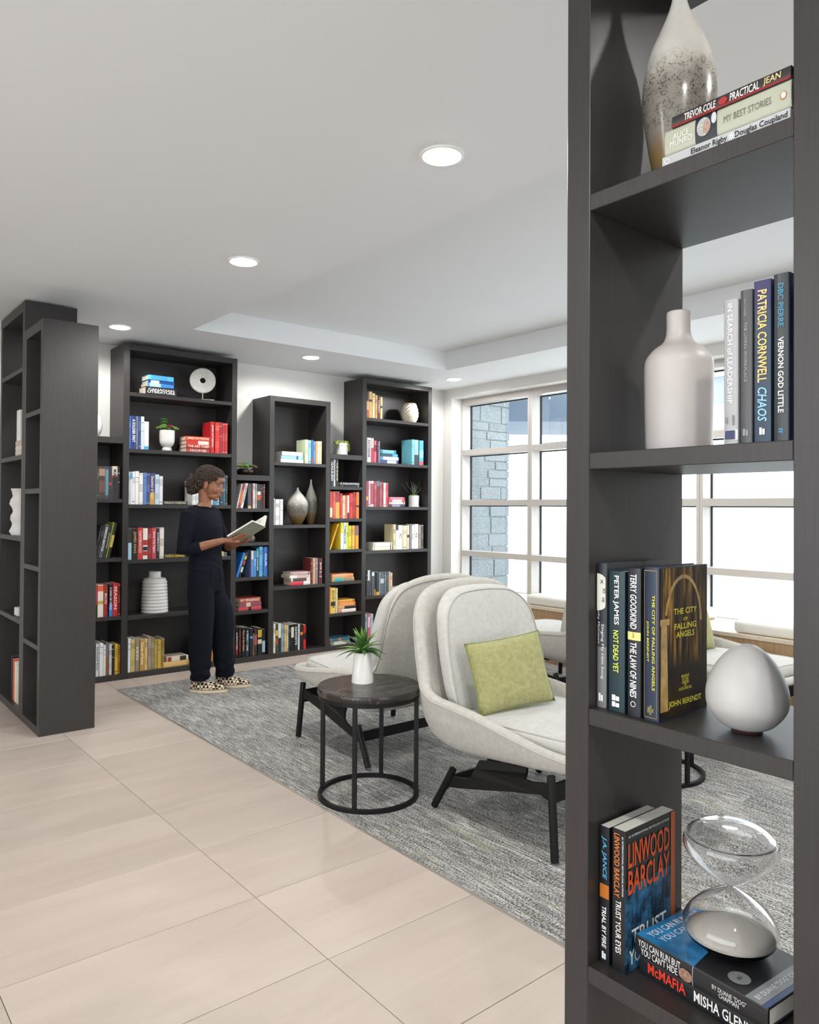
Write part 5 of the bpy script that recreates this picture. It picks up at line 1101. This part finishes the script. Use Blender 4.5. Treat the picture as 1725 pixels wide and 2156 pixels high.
lettering('YOU CAN RUN BUT', (-.104, .085, Zt+.0004), (0, 1, 0), (-1, 0, 0), .14, .015, '#d6e2ea', b, stretch=2.0); lettering("YOU CAN'T HIDE", (-.083, .085, Zt+.0004), (0, 1, 0), (-1, 0, 0), .13, .015, '#c2d2dc', b, stretch=2.0); lettering('BY DUANE "DOG" CHAPMAN', (.0985, .085, Zt+.0004), (0, 1, 0), (-1, 0, 0), .15, .010, '#e8eaea', b, stretch=2.0)
mb = MB(); mb.v = [(.055+.018*(1.0 if i % 2 else .93)*math.cos(2*math.pi*i/48), .035+.018*(1.0 if i % 2 else .93)*math.sin(2*math.pi*i/48), Zt+.0003) for i in range(48)]; mb.f = [tuple(range(48))]; mb.build('silver_badge', mat('silver_foil', '#a9abad', .35, .5, var=.05), b)
lettering('#1', (.055, .035, Zt+.0006), (0, 1, 0), (-1, 0, 0), .010, .008, '#3a3a3c', b, 'badge_text')
disc(b, (-.5*.245+.42*.245, .013), .013, .010, mat('skin_photo_print', '#8c6a5a', .3, var=.5, vscale=180), -.0012, 'spine_photo')
zz += .0341
t = thing('hourglass', 'clear blown-glass hourglass with white sand on the stacked books', 'hourglass', (1.262, .658, zz+.0004), R(15))
pr = [(.004, .0012), (.030, .0004), (.052, .004), (.070, .016), (.0775, .032), (.074, .048), (.060, .066), (.040, .083), (.020, .0955), (.0085, .1015), (.0058, .1045)]
low = spline(pr, 5); up = [(a, .209-b_) for a, b_ in low[::-1]]
outer = [(float(a), float(b_)) for a, b_ in list(low)+list(up[1:])]
inn = []
for a, b_ in outer:
    c_ = .1045; k = 1-.0022/max(.03, a); inn.append((max(.0026, a-.0016), b_+(.0022 if b_ < .02 else -.0022 if b_ > .189 else 0)))
MB().lathe(outer, 56).build('glass_bulbs', M['glass'], t, 'all')
mb = MB().lathe(inn[::-1], 56, cap0=True, cap1=True); mb.f = [f_ for f_ in mb.f]; mb.build('inner_cavity', M['glass'], t, 'all')
sand = [(a-.0006, b_+.0004) for a, b_ in inn if b_ < .024]; sand += [(sand[-1][0]*.75, .0265), (sand[-1][0]*.4, .031), (.001, .034)]
MB().lathe(sand, 40).build('sand', mat('white_sand', '#ded8ce', .95, var=.08, vscale=400, bump=.3, bscale=900), t, 'all')

# ================================================================== PERSON READING
def person():
    fwd = np.array((.58, -.815)); ang = math.atan2(fwd[1], fwd[0])
    root = thing('person', 'person in dark top and trousers standing and reading an open book', 'person', (2.404, 5.213, .004), ang)
    skin = mat('brown_skin', '#8a5a40', .48, var=.12, vscale=25, bump=.05, bscale=700)
    navy = mat('dark_navy_jersey', '#12141e', .9, spec=.15, var=.15, vscale=30, bump=.35, bscale=700)
    trou = mat('black_blue_cotton', '#0d1119', .9, spec=.15, var=.2, vscale=18, bump=.35, bscale=600)
    def oval(mb, secs, n=20):
        """loft of ellipses: (centre, half depth (x), half width (y), tilt)"""
        rg = []
        for c, rx, ry in secs: rg.append([(c[0]+rx*math.cos(a), c[1]+ry*math.sin(a), c[2]) for a in [2*math.pi*j/n for j in range(n)]])
        mb.loops(rg)
    # ---- joints (local: x forward, y left, z up)
    near_sh, far_sh = (-.115, -.158, 1.285), (-.095, .158, 1.285)
    near_el, far_el = (-.118, -.215, 1.025), (-.03, .215, 1.04)
    near_wr, far_wr = (.150, -.125, 1.104), (.125, .070, 1.055)
    HC = np.array((-.028, 0, 1.510)); hy, hp = R(8), R(14)
    HR = Matrix.Rotation(hy, 3, 'Z') @ Matrix.Rotation(hp, 3, 'Y')
    def hd(p): return tuple(HC+np.array(HR @ Vector(p)))
    body = MB()
    # legs and torso under the clothes
    for sy, kx, ax_ in ((-1, -.04, -.045), (1, .03, .045)):
        body.tube([(-.06, sy*.082, .80), (-.055, sy*.086, .66), (kx, sy*.092, .45), (kx-.01, sy*.093, .30), (ax_, sy*.095, .09)], [.075, .072, .052, .048, .036], 14)
        body.tube([(ax_, sy*.095, .10), (ax_+.005, sy*.097, .05), (ax_+.05, sy*.100+.012, .040), (ax_+.10, sy*.10+.024, .034)], [.034, .026, .020, .014], 12)
    oval(body, [((-.06, 0, .74), .07, .12), ((-.062, 0, .84), .092, .15), ((-.066, 0, .95), .078, .125), ((-.075, 0, 1.06), .085, .125), ((-.085, 0, 1.18), .098, .138), ((-.095, 0, 1.28), .085, .15), ((-.09, 0, 1.335), .055, .10), ((-.08, 0, 1.37), .045, .055)])
    # neck
    body.tube([(-.088, 0, 1.30), (-.075, 0, 1.375), hd((-.035, 0, -.065)), hd((-.025, 0, .0))], [.058, .047, .046, .05], 16)
    # arms
    for s_, e_, w_ in ((near_sh, near_el, near_wr), (far_sh, far_el, far_wr)):
        m1 = tuple((np.array(s_)+np.array(e_))/2); m2 = tuple(np.array(e_)*.7+np.array(w_)*.3)
        body.tube([s_, m1, e_, m2, tuple(np.array(e_)*.35+np.array(w_)*.65), w_], [.046, .041, .037, .037, .030, (.025, .021)], 14)
    # head
    for c, r_ in (((-.014, 0, .030), (.092, .073, .084)), ((.028, 0, -.018), (.060, .060, .078)), ((.038, 0, -.072), (.046, .045, .036)), ((.064, 0, -.094), (.022, .024, .018)), ((.066, .028, .026), (.018, .026, .016)), ((.066, -.028, .026), (.018, .026, .016)), ((.054, .034, -.026), (.030, .026, .032)), ((.054, -.034, -.026), (.030, .026, .032)), ((.050, 0, .050), (.040, .055, .035)),
                  ((.0855, 0, -.0585), (.0125, .023, .0065)), ((.0835, 0, -.0700), (.0125, .020, .0075)), ((.094, .0125, -.036), (.010, .0075, .0075)), ((.094, -.0125, -.036), (.010, .0075, .0075)), ((.100, 0, -.032), (.013, .010, .010)), ((-.006, .076, -.008), (.018, .007, .030)), ((-.006, -.076, -.008), (.018, .007, .030)), ((-.01, .078, -.03), (.009, .006, .011)), ((-.01, -.078, -.03), (.009, .006, .011))):
        body.ell(hd(c), r_, 18, 12, HR)
    body.tube([hd((.080, 0, .012)), hd((.089, 0, -.010)), hd((.101, 0, -.030))], [.0075, .0085, .0105], 10)
    body.tube([hd((.082, -.02, -.050)), hd((.088, 0, -.0475)), hd((.082, .02, -.050))], .004, 6)
    # open book frame
    tail = np.array((.205, 0, 1.092)); ax = np.array((.87, 0, .49)); ax /= np.linalg.norm(ax)
    bn = np.array((-.13, -.95, .27)); bn -= ax*(bn @ ax); bn /= np.linalg.norm(bn)      # near board direction
    bf = np.array((-.18, .80, .56)); bf -= ax*(bf @ ax); bf /= np.linalg.norm(bf)       # far board direction
    on = np.cross(ax, bn); on /= np.linalg.norm(on)                                     # outward normal of the near board
    of = np.cross(bf, ax); of /= np.linalg.norm(of)
    # near hand: palm at the tail corner, four fingers along the outer cover, thumb inside
    def P(s, b, o): return tuple(tail+ax*s+bn*b+on*o)
    w = np.array(near_wr)
    palm = np.array(P(.010, .072, .026)); kn = [np.array(P(.030+.004*i, .112-.020*i, .021)) for i in range(4)]
    body.tube([tuple(w), tuple(w*.5+palm*.5), tuple(palm)], [(.025, .020), (.029, .019), (.031, .017)], 14)
    body.ell(tuple(palm), (.034, .034, .017), 14, 10)
    for i in range(4):
        body.tube([tuple(w*.35+palm*.65), tuple(kn[i])], [.014, .0115], 10)
        ln = (.062, .070, .066, .052)[i]; b0 = .112-.020*i
        body.tube([tuple(kn[i]), P(.030+.004*i+ln*.42, b0-.006, .0175), P(.030+.004*i+ln*.75, b0-.010, .0125), P(.030+.004*i+ln, b0-.012, .0095)], [.0112, .0098, .0088, .0072], 10)
    body.tube([tuple(palm+np.array((0, 0, .004))), P(.004, .112, .012), P(.016, .122, -.008), P(.040, .116, -.016), P(.058, .108, -.017)], [.0155, .0135, .0115, .0105, .0085], 10)
    # far hand under the spine, fingers showing beyond
    def Q(s, b, o): return tuple(tail+ax*s+bf*b+of*o)
    w = np.array(far_wr); palm = np.array(Q(.030, .020, .026))
    body.tube([tuple(w), tuple(w*.5+palm*.5), tuple(palm)], [(.025, .020), (.028, .019), (.030, .017)], 14)
    body.ell(tuple(palm), (.034, .032, .017), 14, 10)
    for i in range(4):
        ln = (.056, .064, .066, .058)[i]; k0 = np.array(Q(.062, .052-.022*i, .024))
        body.tube([tuple(w*.3+palm*.7), tuple(k0)], [.014, .0115], 10)
        body.tube([tuple(k0), Q(.062+ln*.42, .056-.022*i, .021), Q(.062+ln*.75, .058-.022*i, .0155), Q(.062+ln, .058-.022*i, .0115)], [.0112, .0098, .0088, .0072], 10)
    body.tube([tuple(palm), Q(.02, .07, .016), Q(.04, .108, .012), Q(.06, .125, -.004), Q(.08, .122, -.013)], [.0155, .0135, .0115, .0105, .0085], 10)
    bo = remesh_object(body, 'body', .0040, skin, root, 5)
    # facial details as small separate pieces
    for sy in (-1, 1):
        e = MB().ell(hd((.0700, sy*.031, .001)), (.0110, .0145, .0075), 14, 10, HR).build('eye', mat('eye_white', '#8d7a6c', .55, var=.05), root, 'all')
        MB().ell(hd((.0768, sy*.030, -.001)), (.0052, .0062, .0052), 12, 8, HR).build('iris', mat('dark_iris', '#140c08', .35, var=.02), e, 'all')
        MB().ell(hd((.0715, sy*.030, .0050)), (.0105, .0125, .0070), 14, 10, HR).build('eyelid', mat('eyelid_skin', '#744a36', .55, var=.08), root, 'all')
        MB().tube([hd((.0705, sy*.0465, -.001)), hd((.0815, sy*.034, .0005)), hd((.0820, sy*.026, .0005)), hd((.0780, sy*.016, -.0015))], [.0012, .0018, .0018, .001], 6).build('lashes', mat('brow_hair', '#22150f', .8, var=.1), root, 'all')
        MB().tube([hd((.0705, sy*.052, .024)), hd((.0815, sy*.038, .0325)), hd((.0865, sy*.020, .030)), hd((.0860, sy*.014, .027))], [.002, .0034, .0036, .0025], 8).build('eyebrow', mat('brow_hair', '#22150f', .8, var=.1), root, 'all')
    lip = mat('lip_skin', '#7d4a42', .4, var=.08, vscale=90)
    MB().tube([hd((.0830, -.021, -.063)), hd((.0950, -.009, -.0585)), hd((.0965, 0, -.0600)), hd((.0950, .009, -.0585)), hd((.0830, .021, -.063))], [.0015, .0042, .0040, .0042, .0015], 8).build('upper_lip', lip, root, 'all')
    MB().tube([hd((.0825, -.019, -.0655)), hd((.0935, -.009, -.0705)), hd((.0950, 0, -.0715)), hd((.0935, .009, -.0705)), hd((.0825, .019, -.0655))], [.0015, .0048, .0052, .0048, .0015], 8).build('lower_lip', lip, root, 'all')
    # hair: tight curls drawn back into a low bun
    hair = mat('dark_brown_curls', '#33241b', .8, var=.5, vscale=120, bump=.8, bscale=260)
    hb = MB()
    for c, r_ in (((-.032, 0, .052), (.100, .086, .086)), ((.004, 0, .078), (.080, .073, .053)), ((-.055, 0, .010), (.070, .078, .070)), ((-.060, 0, -.035), (.040, .058, .035)), ((.022, .048, .055), (.040, .026, .032)), ((.022, -.048, .055), (.040, .026, .032)), ((.006, .066, .025), (.020, .013, .026)), ((.006, -.066, .025), (.020, .013, .026))):
        hb.ell(hd(c), r_, 20, 14, HR)
    def curls(co, nn):
        k = noise.noise(co*75)*.009+noise.noise(co*170)*.005; return nn*k
    remesh_object(hb, 'hair', .0048, hair, root, 2, curls)
    bb = MB()
    for c, r_ in (((-.138, .0, -.030), (.044, .054, .056)), ((-.126, .0, -.070), (.034, .048, .040)), ((-.152, .01, .0), (.032, .040, .032))): bb.ell(hd(c), r_, 16, 12, HR)
    remesh_object(bb, 'hair_bun', .0048, hair, root, 1, lambda co, nn: nn*(noise.noise(co*60)*.016+noise.noise(co*150)*.008))
    ringp = [hd((-.100+.006*math.sin(2*a), .034*math.cos(a), -.022+.036*math.sin(a))) for a in [2*math.pi*i/24 for i in range(25)]]
    MB().tube(ringp, .0062, 8, False).build('hair_tie', mat('white_hair_tie', '#e6e2dc', .8, var=.05), root, 'all')
    # top: boat-neck jersey with three-quarter sleeves
    sh = MB()
    oval(sh, [((-.063, 0, .865), .107, .160), ((-.063, 0, .90), .112, .162), ((-.066, 0, .98), .102, .148), ((-.072, 0, 1.06), .108, .148), ((-.074, 0, 1.13), .122, .156), ((-.078, 0, 1.19), .122, .162), ((-.090, 0, 1.26), .106, .170), ((-.093, 0, 1.31), .080, .165), ((-.090, 0, 1.338), .062, .120), ((-.088, 0, 1.348), .056, .095)], 28)
    for s_, e_, w_ in ((near_sh, near_el, near_wr), (far_sh, far_el, far_wr)):
        s_, e_, w_ = map(np.array, (s_, e_, w_)); m1 = (s_+e_)/2
        sh.tube([tuple(s_*.75+np.array((-.09, 0, 1.30))*.25), tuple(s_), tuple(m1), tuple(e_+np.array((-.006, 0, -.002))), tuple(e_*.78+w_*.22), tuple(e_*.56+w_*.44)], [.062, .060, .055, .051, .047, .041], 16)
    def folds(co, nn):
        lowr = max(0, min(1, (1.02-co.z)/.1)); a = noise.noise(Vector((co.x*6, co.y*6, co.z*16)))*.004+math.sin(co.z*120+4*math.sin(co.y*14)+co.x*18)*.0028*lowr
        return nn*a
    remesh_object(sh, 'top', .007, navy, root, 6, folds)
    neck = [(-.088+.062*math.cos(a)+.006, .102*math.sin(a), 1.349-.016*max(0, math.cos(a))) for a in [2*math.pi*i/28 for i in range(29)]]
    MB().tube(neck, .0042, 8, False).build('neckline', navy, root, 'all')
    # loose trousers
    tr = MB()
    oval(tr, [((-.060, 0, .72), .10, .155), ((-.060, 0, .80), .118, .170), ((-.060, 0, .87), .112, .160), ((-.062, 0, .905), .100, .150)], 28)
    for sy, kx, ax_ in ((-1, -.04, -.045), (1, .03, .045)):
        tr.tube([(-.06, sy*.080, .80), (-.055, sy*.086, .68), (kx*.7-.012, sy*.092, .56), (kx, sy*.095, .44), (kx-.004, sy*.096, .30), (ax_+.0, sy*.097, .18), (ax_+.002, sy*.097, .115), (ax_+.002, sy*.097, .082)], [.088, .098, .092, .086, .080, .076, .070, .062], 20)
    def tf(co, nn):
        lowr = max(0, min(1, (.26-co.z)/.12)); hip = max(0, min(1, (co.z-.72)/.12))
        a = noise.noise(Vector((co.x*7, co.y*7, co.z*7)))*.005+math.sin(co.z*75+3*math.sin(co.x*20+co.y*9))*.0055*lowr+math.sin(math.atan2(co.y, co.x+.06)*16)*.002*hip
        return nn*a
    to = remesh_object(tr, 'trousers', .007, trou, root, 9, tf)
    MB().tube(spline([(.05, -.01, .868), (.062, -.006, .84), (.064, .004, .81), (.058, .0, .79)], 4), .0022, 6).build('drawstring', navy, root, 'all')
    # slip-on shoes
    for sy, ax_ in ((-1, -.045), (1, .045)):
        s = bpy.data.objects.new('shoe', None); col.objects.link(s); s.parent = root; s.location = (ax_, sy*.097, 0); s.rotation_euler = (0, 0, R(15)); s.empty_display_size = .02
        def foot(z, gx, gy, x0=-.075, x1=.195):
            out = []
            for j in range(28):
                a = 2*math.pi*j/28; c_, s_ = math.cos(a), math.sin(a); u = (c_+1)/2
                x = (x0-gx)*(1-u)+(x1+gx)*u; wd = (.034+.016*math.sin(math.pi*min(1, u*1.25-.12)) if u > .1 else .034)+gy
                out.append((x, wd*(abs(s_)**.75)*(1 if s_ >= 0 else -1)-.006*math.sin(math.pi*u), z))
            return out
        MB().loops([foot(.0, .0, .0), foot(.004, .003, .003), foot(.026, .003, .003), foot(.028, 0, 0)]).build('sole', mat('cream_rubber_sole', '#cfc0a4', .7, var=.1), s, 'all')
        MB().loops([foot(.0235, .0042, .0042), foot(.0255, .0046, .0046), foot(.0275, .0042, .0042)], False, False).build('foxing_stripe', mat('black_rubber_stripe', '#1c1815', .6, var=.05), s, 'all')
        up = [foot(.027, -.001, -.001), foot(.040, -.004, -.004, x1=.190), foot(.054, -.008, -.009, x1=.165), foot(.068, -.008, -.012, x1=.115), foot(.078, -.006, -.014, x1=.07)]
        MB().loops(up).build('upper', M['checker'], s, 'all')
    # the book being read: boards, page blocks
    bk = thing('open_book', 'open hardback with grey-green cover held by the reader', 'book', (2.404, 5.213, .004), ang)
    H_, W_ = .235, .150
    def slabq(o0, u, v, n_, t0, t1, U0, U1, V0, V1, name, m):
        p = [o0+u*a+v*b+n_*c for c in (t0, t1) for a, b in ((U0, V0), (U1, V0), (U1, V1), (U0, V1))]
        mb = MB(); mb.v = [tuple(q) for q in p]; mb.f = [(3, 2, 1, 0), (4, 5, 6, 7), (0, 1, 5, 4), (1, 2, 6, 5), (2, 3, 7, 6), (3, 0, 4, 7)]
        return mb.build(name, m, bk)
    cover = mat('grey_green_cloth_cover', '#8b8c7e', .7, var=.05, bump=.2, bscale=900)
    slabq(tail, ax, bn, on, .004, .0065, 0, H_, .004, W_, 'cover', cover); slabq(tail, ax, bf, of, .004, .0065, 0, H_, .004, W_, 'cover', cover)
    sp_ = tail+(on+of)*.004; MB().tube([tuple(sp_), tuple(sp_+ax*H_)], .005, 8).build('spine', cover, bk, True)
    slabq(tail, ax, bn, on, -.010, .0038, .004, H_-.004, .004, W_-.005, 'pages', M['whitepages']); slabq(tail, ax, bf, of, -.008, .0038, .004, H_-.004, .004, W_-.005, 'pages', M['whitepages'])
    for k in range(9): slabq(tail, ax, bf, of, -.0084, -.0081, H_-.05-.016*k, H_-.046-.016*k, .02, W_-.03, 'text_line', colmat('#77736a', .8))
person()

bpy.data.scenes.remove(TMP)
